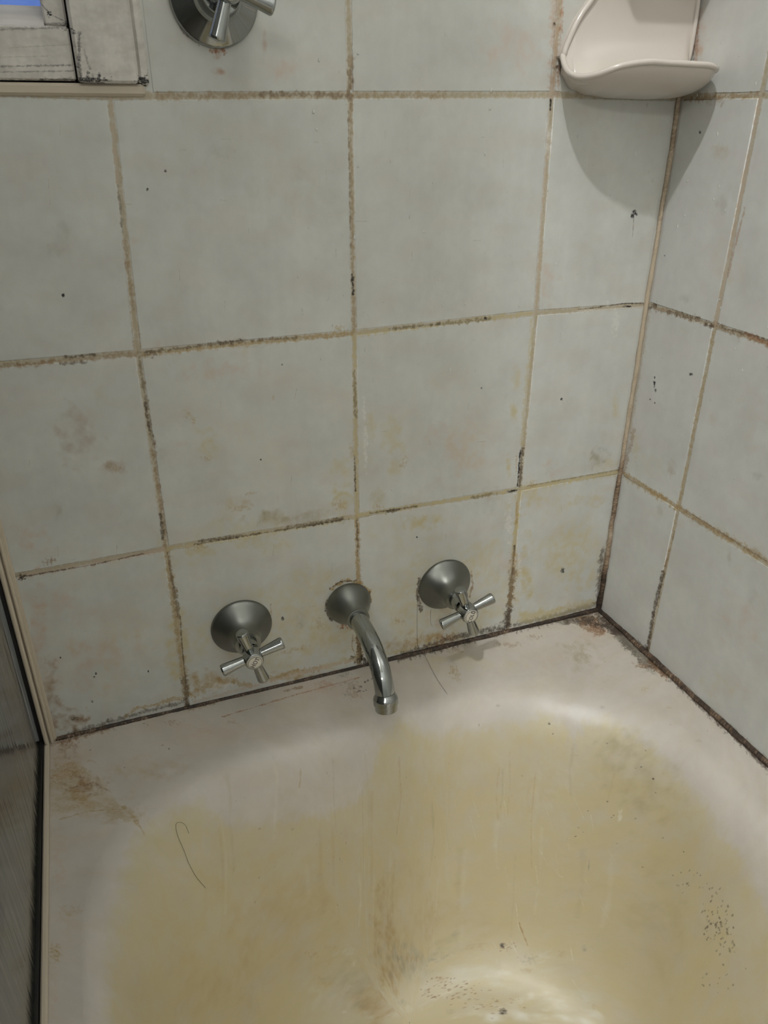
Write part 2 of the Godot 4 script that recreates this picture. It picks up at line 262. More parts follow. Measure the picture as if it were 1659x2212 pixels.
	[1, 10, 0.6, 1, 0.5, [11.2, 12.8, 708.1, 1992.1, 802, 1988.9, 881.3, 1995.2]],
	[1, 3, 0.6, 1, 0.5, [11.6, 11.6, 897.6, 1992.4, 1012.5, 1986.4]],
	[1, 4, 0.6, 0.8, 0.5, [6.1, 6.1, 467, 2007.2, 769.9, 1997.8, 1012.3, 1993.2]],
	[1, 3, 0.5, 1, 0.5, [5.1, 6.8, 1062.5, 1998.5, 1234.6, 2001.3]],
	[1, 1, 0.54, 1, 0.7, [10.5, 14, 1182.4, 2013.5, 1341.1, 1998.1, 1506.4, 2000.3, 1601.2, 2003.6]],
	[0, 2, 0.7, 0.9, 0.6, [1341.1, 1998.1, 44.3, -3.9, 5.8, 16.5]],
	[1, 1, 0.504, 1, 0.7, [9.4, 13.2, 1620.5, 2004.3, 1796.6, 2003, 1979.4, 1999.6]],
	[1, 3, 0.6, 0.8, 0.5, [22.7, 22.7, 1657.6, 1990.8, 1795, 1991.6, 1957, 1989.4]],
	[1, 1, 0.504, 0.9, 0.8, [13.2, 18.8, 1963, 1791.2, 1984.2, 1991.4]],
	[1, 2, 0.325, 1, 0.5, [9, 7.2, 1989.2, 1612.8, 1984.6, 1777.9]],
	[1, 1, 0.36, 1.1, 0.5, [8.6, 8.6, 1990.8, 1472.2, 1992.4, 1629.4]],
	[0, 8, 0.85, 0.35, 0.5, [199.5, 1841.2, 3.1, 0.8, -0.8, 4.4]],
	[0, 8, 0.85, 0.35, 0.5, [192.7, 1850.2, 2.5, 0.6, -0.6, 3.5]],
	[0, 8, 0.85, 0.35, 0.5, [173.1, 1927.3, 3.1, 0.9, -0.8, 4.5]],
	[0, 8, 0.85, 0.35, 0.5, [115.7, 1768.3, 2.4, 0.6, -0.7, 3.3]],
	[0, 8, 0.85, 0.35, 0.5, [1802.2, 1833.5, 10, 1.9, 1.5, 10.6]],
	[0, 8, 0.85, 0.35, 0.5, [302.8, 880.8, 4, 0.3, -0.9, 4.4]],
	[0, 8, 0.85, 0.35, 0.5, [570.1, 650.4, 3.1, 0.1, -0.4, 3.1]],
	[0, 8, 0.85, 0.35, 0.5, [524.6, 684.8, 3.1, 0.1, -0.5, 3.1]],
	[0, 8, 0.85, 0.35, 0.5, [1892.7, 770.9, 8.2, 0.3, 1.4, 6.7]],
	[0, 8, 0.85, 0.35, 0.5, [1888, 779.7, 8.2, 0.3, 1.4, 6.8]],
	[0, 8, 0.85, 0.35, 0.5, [1901.8, 775.6, 4.9, 0.2, 0.9, 4.1]],
	[0, 8, 0.85, 0.35, 0.5, [768.3, 1792.2, 5.9, 1.3, -0.5, 7.4]],
	[0, 8, 0.85, 0.35, 0.5, [1425.4, 1193.7, 3.2, 0.3, 0.2, 3.1]],
	[0, 8, 0.85, 0.35, 0.5, [1224, 1612.1, 3.3, 0.6, 0.1, 3.6]],
	[0, 8, 0.85, 0.35, 0.5, [738.5, 1307.6, 2.6, 0.4, -0.2, 3]],
	[0, 8, 0.85, 0.35, 0.5, [815.9, 1074.1, 2.5, 0.2, -0.2, 2.7]],
	[0, 8, 0.85, 0.35, 0.5, [1715.3, 1255.3, 5.2, 0.6, 0.7, 5]],
	[0, 8, 0.85, 0.35, 0.5, [723.8, 1790.2, 5.8, 1.3, -0.6, 7.3]],
	[0, 8, 0.85, 0.35, 0.5, [345.1, 1870.4, 2.6, 0.7, -0.6, 3.6]],
	[1, 6, 0.7, 0.6, 0.5, [1.4, 1.4, 1893.9, 784.3, 1898.4, 829.9]],
	[1, 6, 0.5, 0.6, 0.5, [1, 1, 851.9, 1138, 845.3, 1160.7]],
	[0, 2, 0.5, 0.9, 0.7, [143.2, 1490.2, 16, -3.1, 1.1, 9.8]],
	[0, 1, 0.5, 1, 0.7, [113.7, 1969.6, 12.4, 3.5, -1.8, 9.1]],
	[0, 10, 0.38, 0.9, 0.8, [553.4, 1169.3, 9.5, 1.1, -1.7, 13.5]],
	[0, 10, 0.38, 0.9, 0.8, [567.1, 1185.7, 7.2, 0.8, -1.4, 11.3]],
	[0, 10, 0.38, 0.9, 0.8, [588.4, 1285.1, 14.9, 2, -0.8, 7.2]],
	[0, 10, 0.38, 0.9, 0.8, [352.7, 1279.3, 16, 2.2, -1.6, 9.2]],
	[0, 10, 0.38, 0.9, 0.8, [786, 1152.1, 5.1, 0.5, -0.7, 9.2]],
	[0, 10, 0.38, 0.9, 0.8, [1009.3, 1321.7, 11.5, 1.5, -0.5, 25.8]],
	[0, 10, 0.38, 0.9, 0.8, [966.5, 1469, 20.5, 3.2, -0.6, 19.2]],
	[0, 10, 0.38, 0.9, 0.8, [1171.7, 1376.3, 11.5, 5.3, -8, 19.2]],
	[0, 10, 0.38, 0.9, 0.8, [1088.8, 1495.2, 23.9, -0.9, 1.6, 7.1]],
	[0, 10, 0.38, 0.9, 0.8, [670.1, 1433.2, 34.4, 0.7, 0.4, 7.9]],
	[0, 10, 0.38, 0.9, 0.8, [700.4, 1394.8, 18.5, 0.3, 0.4, 6.5]],
	[0, 10, 0.38, 0.9, 0.8, [1163.4, 1888.9, 27.1, 6, 0.1, 10.1]],
	[0, 10, 0.38, 0.9, 0.8, [1206, 1977.1, 37.7, 2.2, 3.1, 16.1]],
	[0, 10, 0.38, 0.9, 0.8, [1277.6, 1971.1, 45.3, 2.5, 3, 14.4]],
	[0, 10, 0.38, 0.9, 0.8, [888.3, 1832.9, 12.4, 2.7, -1.4, 31.7]],
	[0, 10, 0.38, 0.9, 0.8, [968.1, 1794.4, 12.6, 2.7, -0.6, 22.1]],
	[0, 10, 0.38, 0.9, 0.8, [806.8, 1906.6, 60.3, -1.5, 1.4, 8.3]],
	[0, 10, 0.38, 0.9, 0.8, [1378.7, 2024.7, 47.2, 4.6, 2.9, 14.9]],
	[0, 10, 0.38, 0.9, 0.8, [1638.9, 1507.5, 17.9, 2.6, 1.8, 15.2]],
	[0, 10, 0.38, 0.9, 0.8, [1569.6, 1430.3, 6.9, 0.9, 3.1, 29.2]],
	[0, 10, 0.38, 0.9, 0.8, [540.6, 1523.3, 28.6, -0.1, 0.3, 6.7]],
	[1, 6, 0.253286, 0.6, 0.5, [0.7, 0.6, 1110.9, 578.9, 1110.9, 597.6]],
	[1, 2, 0.135532, 0.6, 0.5, [0.9, 0.6, 479.7, 1389.2, 495.3, 1393.4]],
	[1, 5, 0.397209, 0.6, 0.5, [1.1, 0.8, 709.7, 1804, 740.6, 1809.7]],
	[1, 5, 0.282838, 0.6, 0.5, [0.9, 0.7, 1257.8, 1069.9, 1260.5, 1081.4]],
	[1, 6, 0.207521, 0.6, 0.5, [1, 0.7, 1683.8, 1066.4, 1686.1, 1092.9]],
	[1, 6, 0.433808, 0.6, 0.5, [0.7, 0.6, 575.3, 844, 573.3, 867.3]],
	[1, 6, 0.422638, 0.6, 0.5, [1, 0.7, 1421, 1347.3, 1453.7, 1350]],
	[1, 6, 0.223378, 0.6, 0.5, [0.7, 0.6, 925.1, 674.5, 926.8, 686.3]],
	[1, 6, 0.426754, 0.6, 0.5, [0.7, 0.6, 955, 655.8, 956, 676]],
	[1, 6, 0.36915, 0.6, 0.5, [0.8, 0.6, 199.4, 1496.1, 210.8, 1495.7]],
	[1, 5, 0.446572, 0.6, 0.5, [0.8, 0.6, 526.4, 1200.4, 548.5, 1204.2]],
	[1, 6, 0.368301, 0.6, 0.5, [0.8, 0.6, 346.9, 1392.1, 343.9, 1400.3]],
	[1, 6, 0.298073, 0.6, 0.5, [1, 0.7, 462.8, 1660.8, 460.9, 1688.4]],
	[1, 6, 0.389629, 0.6, 0.5, [0.9, 0.6, 1076.5, 1131.3, 1075.9, 1146.2]],
	[1, 6, 0.434761, 0.6, 0.5, [0.6, 0.6, 311.7, 698.4, 310.2, 707.1]],
	[1, 5, 0.24626, 0.6, 0.5, [0.9, 0.6, 1207.4, 996.3, 1206.4, 1015.3]],
	[1, 5, 0.434608, 0.6, 0.5, [0.7, 0.6, 980.3, 581.4, 980.9, 588.8]],
	[1, 6, 0.448812, 0.6, 0.5, [0.7, 0.6, 925.7, 601, 939.8, 600.7]],
	[1, 2, 0.164364, 0.6, 0.5, [0.8, 0.6, 1104, 948, 1112.3, 948.3]],
	[1, 6, 0.245275, 0.6, 0.5, [0.8, 0.6, 627.3, 1217.6, 624.7, 1225.6]],
	[1, 2, 0.167595, 0.6, 0.5, [1, 0.7, 1100.4, 1278, 1126.8, 1278.7]],
	[1, 5, 0.335238, 0.6, 0.5, [1, 0.7, 1046.7, 1302.3, 1059.3, 1302.5]],
	[1, 5, 0.264502, 0.6, 0.5, [0.9, 0.7, 674.2, 1407.1, 706.5, 1412.9]],
	[1, 6, 0.323578, 0.6, 0.5, [0.8, 0.6, 642.6, 1141.7, 642.3, 1160.9]],
	[1, 6, 0.349221, 0.6, 0.5, [0.8, 0.6, 1447.9, 640.4, 1447.8, 658.7]],
	[1, 6, 0.335955, 0.6, 0.5, [0.8, 0.6, 172.7, 1453.1, 168.8, 1482.1]],
	[1, 2, 0.253548, 0.6, 0.5, [0.7, 0.6, 605.7, 613.6, 622, 612.8]],
	[1, 6, 0.200664, 0.6, 0.5, [1, 0.7, 942, 1484.5, 944.1, 1494.9]],
	[1, 6, 0.400192, 0.6, 0.5, [1, 0.7, 936.2, 1643.8, 934.6, 1677.8]],
	[1, 6, 0.250487, 0.6, 0.5, [0.8, 0.6, 1376.7, 594.9, 1390, 593.8]],
	[1, 2, 0.140533, 0.6, 0.5, [0.9, 0.6, 1742.3, 572.6, 1743.5, 578.6]],
	[1, 6, 0.372447, 0.6, 0.5, [0.8, 0.6, 951.4, 923.6, 952, 933.6]],
	[1, 5, 0.328415, 0.6, 0.5, [0.7, 0.6, 285.4, 987.3, 284.8, 995.9]],
	[1, 6, 0.239263, 0.6, 0.5, [0.8, 0.6, 1179.3, 700.1, 1180.3, 717.4]],
	[1, 6, 0.331187, 0.6, 0.5, [1, 0.7, 1384.2, 1231.4, 1384.6, 1250.3]],
	[1, 6, 0.34515, 0.6, 0.5, [0.8, 0.6, 975.5, 820, 974.8, 838.6]],
	[1, 2, 0.283328, 0.6, 0.5, [0.8, 0.6, 1029.4, 762.4, 1061.1, 764.4]],
	[1, 2, 0.230303, 0.6, 0.5, [0.7, 0.6, 461.8, 709.8, 487.4, 711.3]],
	[1, 5, 0.359349, 0.6, 0.5, [0.9, 0.7, 486.7, 1570.1, 483.7, 1582.4]],
	[1, 6, 0.416775, 0.6, 0.5, [0.7, 0.6, 455.8, 1007.3, 451.7, 1033.4]],
	[1, 2, 0.192796, 0.6, 0.5, [0.8, 0.6, 152.2, 1231.1, 147, 1249.6]],
	[1, 6, 0.224031, 0.6, 0.5, [1.2, 0.8, 1136.7, 1850.6, 1135.9, 1874.6]],
	[1, 6, 0.443713, 0.6, 0.5, [0.6, 0.6, 360.1, 564.4, 356.8, 584.7]],
	[1, 2, 0.223082, 0.6, 0.5, [0.8, 0.6, 678.6, 918.8, 675.9, 938.6]],
	[1, 6, 0.31222, 0.6, 0.5, [1.1, 0.8, 856.6, 1769.6, 878.8, 1773.7]],
	[1, 2, 0.249883, 0.6, 0.5, [1, 0.7, 933.9, 1479.6, 931.4, 1490]],
	[1, 2, 0.275732, 0.6, 0.5, [1.2, 0.9, 1400.2, 1785, 1422.3, 1791.9]],
	[1, 6, 0.377703, 0.6, 0.5, [1.1, 0.8, 1328, 1620.9, 1329.1, 1640.6]],
	[1, 2, 0.176258, 0.6, 0.5, [0.9, 0.7, 780.2, 1404.9, 778.7, 1435.8]],
	[1, 6, 0.353541, 0.6, 0.5, [0.7, 0.6, 702.4, 593.8, 727.6, 594.6]],
	[1, 6, 0.323635, 0.6, 0.5, [0.9, 0.6, 1370, 818.4, 1393.3, 819.1]],
	[1, 5, 0.249276, 0.6, 0.5, [1.3, 0.9, 1820.3, 1782.3, 1827.2, 1808.4]],
	[1, 2, 0.25565, 0.6, 0.5, [0.7, 0.6, 687, 708.5, 705.4, 710.5]],
	[1, 6, 0.38559, 0.6, 0.5, [1.2, 0.9, 1761.5, 1594.3, 1766.4, 1615.4]],
	[1, 6, 0.411475, 0.6, 0.5, [0.8, 0.6, 1188.7, 837.5, 1189.9, 856.9]],
	[1, 6, 0.392831, 0.6, 0.5, [0.9, 0.7, 824.5, 1366, 820.3, 1388.1]],
	[1, 6, 0.367016, 0.6, 0.5, [0.9, 0.6, 321.4, 1475.3, 315.4, 1503.8]],
	[1, 6, 0.336103, 0.6, 0.5, [0.6, 0.6, 317.3, 659.5, 313.6, 676.6]],
	[1, 6, 0.325279, 0.6, 0.5, [0.7, 0.6, 457.5, 744.9, 452.7, 765.4]],
	[1, 5, 0.365034, 0.6, 0.5, [0.7, 0.6, 665.6, 825, 665.3, 838.6]],
	[1, 6, 0.419319, 0.6, 0.5, [1, 0.7, 1257.6, 1321.5, 1261.1, 1336.9]],
	[1, 6, 0.43543, 0.6, 0.5, [0.7, 0.6, 753.1, 766.5, 751.7, 776.8]],
	[1, 2, 0.244374, 0.6, 0.5, [1.1, 0.8, 1383, 1495.1, 1386.4, 1506.8]],
	[1, 6, 0.357625, 0.6, 0.5, [1, 0.7, 757.1, 1555, 752.6, 1588.6]],
	[1, 2, 0.170139, 0.6, 0.5, [1.1, 0.8, 938.8, 1767.2, 940.8, 1791.9]],
	[1, 5, 0.396397, 0.6, 0.5, [0.8, 0.6, 1141.2, 853.7, 1141.7, 860.2]],
	[1, 6, 0.37298, 0.6, 0.5, [0.8, 0.6, 1243.2, 686.5, 1246.1, 702.5]]]
const RIGHT_COARSE := [
	[0, 10, 0.3, 0.7, 0.9, [42.2, 155.8, 8.2, -0.3, 1.4, 4.8]],
	[0, 4, 0.4, 0.7, 0.9, [79.4, 308.7, 4.5, -1.6, 1.4, 5.1]],
	[0, 4, 0.2, 0.7, 0.9, [60.6, 213.9, 22.1, -3.4, 8.7, 30.7]],
	[0, 4, 0.3, 0.7, 0.9, [138.2, 428.6, 20.2, -13.6, 5.3, 18.2]],
	[0, 9, 0.3, 0.7, 0.9, [89.2, 441.8, 12.3, -7.8, 5.4, 20.1]],
	[0, 6, 0.12, 0.7, 0.9, [-7.6, 301.8, 9.1, -2.6, 3.1, 12.9]],
	[0, 4, 0.2, 0.7, 0.9, [107.4, 297.4, 10, -3.5, 6.3, 21.3]],
	[0, 4, 0.6, 0.7, 0.9, [9.8, 101.5, 5.6, 0.3, 7.1, 26]],
	[0, 3, 0.35, 0.7, 0.9, [10.2, 352.8, 6, -2.3, 3.3, 13.4]],
	[0, 2, 0.2, 0.7, 0.9, [51.5, 354.1, 5.2, -2.2, 2, 7.6]],
	[0, 3, 0.2, 0.7, 0.9, [136.2, 479.6, 21.3, -16.8, 3.7, 13.1]],
	[0, 3, 0.15, 0.7, 0.9, [28.1, 360.3, 18.9, -7.8, 2.5, 9.9]],
	[0, 4, 0.18434, 0.9, 0.9, [65.4, 304.2, 7, -2.3, 1.7, 6.2]],
	[0, 9, 0.169127, 0.9, 0.9, [53.6, 387.3, 9.1, -4.4, 0.7, 2.9]],
	[0, 4, 0.117498, 0.9, 0.9, [35.6, 308.7, 4.9, -1.6, 2.1, 8]],
	[0, 3, 0.159846, 0.9, 0.9, [39.9, 260, 6.4, -1.5, 1.1, 4]],
	[0, 6, 0.24268, 0.9, 0.9, [51, 183, 5.5, -0.5, 1.9, 6.8]],
	[0, 4, 0.15007, 0.9, 0.9, [124.8, 393.4, 5.1, -2.9, 1.1, 4]],
	[0, 9, 0.148404, 0.9, 0.9, [1.7, 203.2, 8.6, -1, 1.3, 5.1]],
	[0, 9, 0.154654, 0.9, 0.9, [110.1, 387.6, 5.9, -3.2, 1.5, 5.3]],
	[0, 9, 0.172692, 0.9, 0.9, [156.9, 428.9, 6.1, -4.3, 0.9, 2.9]],
	[0, 9, 0.175543, 0.9, 0.9, [16.3, 170.5, 7.4, -0.5, 1.7, 6.3]],
	[0, 9, 0.114914, 0.9, 0.9, [115.1, 447.9, 2.8, -1.9, 1.5, 5.3]],
	[0, 9, 0.172288, 0.9, 0.9, [12.2, 140.3, 5.3, -0, 1.9, 6.9]],
	[0, 4, 0.170318, 0.9, 0.9, [2.5, 206, 4.7, -0.6, 1.4, 5.5]],
	[0, 3, 0.210484, 0.9, 0.9, [68.4, 222.4, 3.9, -0.7, 1.3, 4.5]],
	[0, 3, 0.179635, 0.9, 0.9, [103.5, 376.9, 5.8, -3, 2.1, 7.3]],
	[0, 6, 0.107731, 0.9, 0.9, [80.6, 380.9, 9.5, -4.7, 0.8, 2.9]],
	[0, 6, 0.159708, 0.9, 0.9, [83.5, 256.3, 4.5, -1.1, 1.2, 4.1]],
	[0, 6, 0.215003, 0.9, 0.9, [48.4, 387.6, 3.8, -1.8, 1.4, 5.6]],
	[0, 9, 0.115415, 0.9, 0.9, [130.2, 421.8, 4.8, -3.1, 1.4, 4.9]],
	[0, 4, 0.109428, 0.9, 0.9, [63.7, 177.7, 6, -0.5, 1.4, 4.6]],
	[0, 6, 0.193732, 0.9, 0.9, [116.4, 389.2, 2.4, -1.3, 2, 6.9]],
	[0, 4, 0.247186, 0.9, 0.9, [68.7, 389.7, 5.8, -2.9, 1.2, 4.5]],
	[0, 6, 0.183357, 0.9, 0.9, [66.7, 144.9, 2.8, -0.1, 1.1, 3.9]],
	[0, 6, 0.181156, 0.9, 0.9, [135.2, 376.2, 7.1, -3.9, 1.9, 6.2]],
	[0, 6, 0.137979, 0.9, 0.9, [141.4, 405.3, 4.5, -2.8, 2.4, 8]],
	[0, 6, 0.184507, 0.9, 0.9, [35.5, 241.6, 6.8, -1.3, 0.9, 3.3]],
	[0, 9, 0.234695, 0.9, 0.9, [13.4, 168.1, 6.2, -0.4, 1.5, 5.5]],
	[0, 9, 0.186488, 0.9, 0.9, [26.2, 259.9, 8.7, -2, 1.5, 5.6]],
	[0, 6, 0.231256, 0.9, 0.9, [122.7, 328.7, 4.7, -2, 1, 3.2]],
	[0, 9, 0.204746, 0.9, 0.9, [50.3, 156.7, 6.6, -0.3, 1.5, 5.1]]]
const RIGHT_FINE := [
	[1, 2, 0.325, 0.9, 0.5, [9.1, 9.1, 28.8, 1014.2, 262.5, 1009.5, 430.4, 1010.1]],
	[1, 1, 0.36, 1.2, 0.5, [5.9, 5.9, 81.9, 1012.9, 245.8, 1007.6]],
	[1, 1, 0.396, 1.2, 0.5, [3.9, 3.9, 286.3, 1009.7, 428.9, 1005.1]],
	[1, 7, 0.45, 0.9, 0.5, [6.1, 6.1, 361.5, 1007.5, 431, 1012.1]],
	[1, 1, 0.432, 1, 0.5, [5.4, 5.4, 223.3, 1015.1, 255.9, 1014.5]],
	[1, 10, 0.4, 0.9, 0.5, [12.5, 12.5, 22.3, 1519.6, 261.3, 1516.8, 580.3, 1507.3]],
	[1, 10, 0.6, 1.2, 0.5, [6.7, 6.7, 131.6, 1518.5, 251.5, 1515.7]],
	[1, 2, 0.26, 1.2, 0.5, [6.1, 6.1, 289.1, 1514.9, 568.9, 1508.5]],
	[1, 4, 0.5, 0.9, 0.5, [5.4, 5.4, 258.6, 518.5, 261.6, 1006.3]],
	[1, 10, 0.22, 0.9, 0.5, [7.9, 7.9, 263.1, 1011.7, 260.3, 1513]],
	[1, 7, 0.3, 1.1, 0.5, [3.5, 3.5, 279.5, 737.8, 268.8, 894.1]],
	[1, 1, 0.684, 0.6, 0.6, [7.6, 7.6, 251.8, 1730.1, 245.8, 1870.6, 249.9, 2008.9]],
	[1, 2, 0.455, 1, 0.5, [4, 4, 262, 1592.6, 253.3, 1735.6]],
	[1, 2, 0.26, 1.1, 0.5, [5.1, 5.1, 17.6, 515.6, 268.6, 508]],
	[1, 7, 0.35, 0.9, 0.5, [8.4, 8.4, 5.7, 311.5, 36, 433.8]],
	[1, 1, 0.36, 1.2, 0.5, [3.6, 3.6, 2.8, 329.3, 27.9, 433.4]],
	[1, 2, 0.2275, 1.1, 0.5, [12.5, 12.5, 51, 506.3, 146.3, 517.1]],
	[1, 0, 0.45, 0.9, 0.5, [10.8, 10.8, 6.7, 1020, 11, 1378.4]],
	[1, 2, 0.325, 0.9, 0.5, [10.2, 10.2, 31.1, 1371.1, 9.6, 1514.2]],
	[1, 1, 0.432, 0.9, 0.5, [9.1, 9.1, 33.2, 1008.3, 6.4, 1018.8]],
	[0, 8, 0.9, 0.35, 0.5, [78.8, 1195.8, 3.7, -1.1, 0.9, 3.7]],
	[0, 8, 0.9, 0.35, 0.5, [80.4, 1210, 5.5, -1.7, 1.3, 5]],
	[0, 8, 0.9, 0.35, 0.5, [89.5, 1229.9, 4.6, -1.4, 1.3, 5]],
	[0, 8, 0.9, 0.35, 0.5, [82.3, 1217.4, 3.7, -1.1, 1.9, 7.4]],
	[0, 8, 0.9, 0.35, 0.5, [211.8, 1147.8, 8.1, -2.4, 1.1, 4]],
	[0, 8, 0.9, 0.35, 0.5, [96.2, 1264.2, 2.8, -0.9, 0.6, 2.5]],
	[0, 8, 0.9, 0.35, 0.5, [39.3, 877.1, 3.6, -0.5, 0.6, 2.2]],
	[0, 8, 0.9, 0.35, 0.5, [91.7, 584.9, 4.8, -0.1, 1.1, 4]],
	[0, 8, 0.9, 0.35, 0.5, [75, 1260.2, 3.8, -1.2, 0.6, 2.5]],
	[1, 1, 0.36, 1, 0.5, [10.2, 10.2, 47.8, 2045.4, 247.3, 2007.2]],
	[1, 6, 0.3, 1, 0.5, [7.2, 7.2, 279.1, 2019.5, 732.5, 2012.3]]]
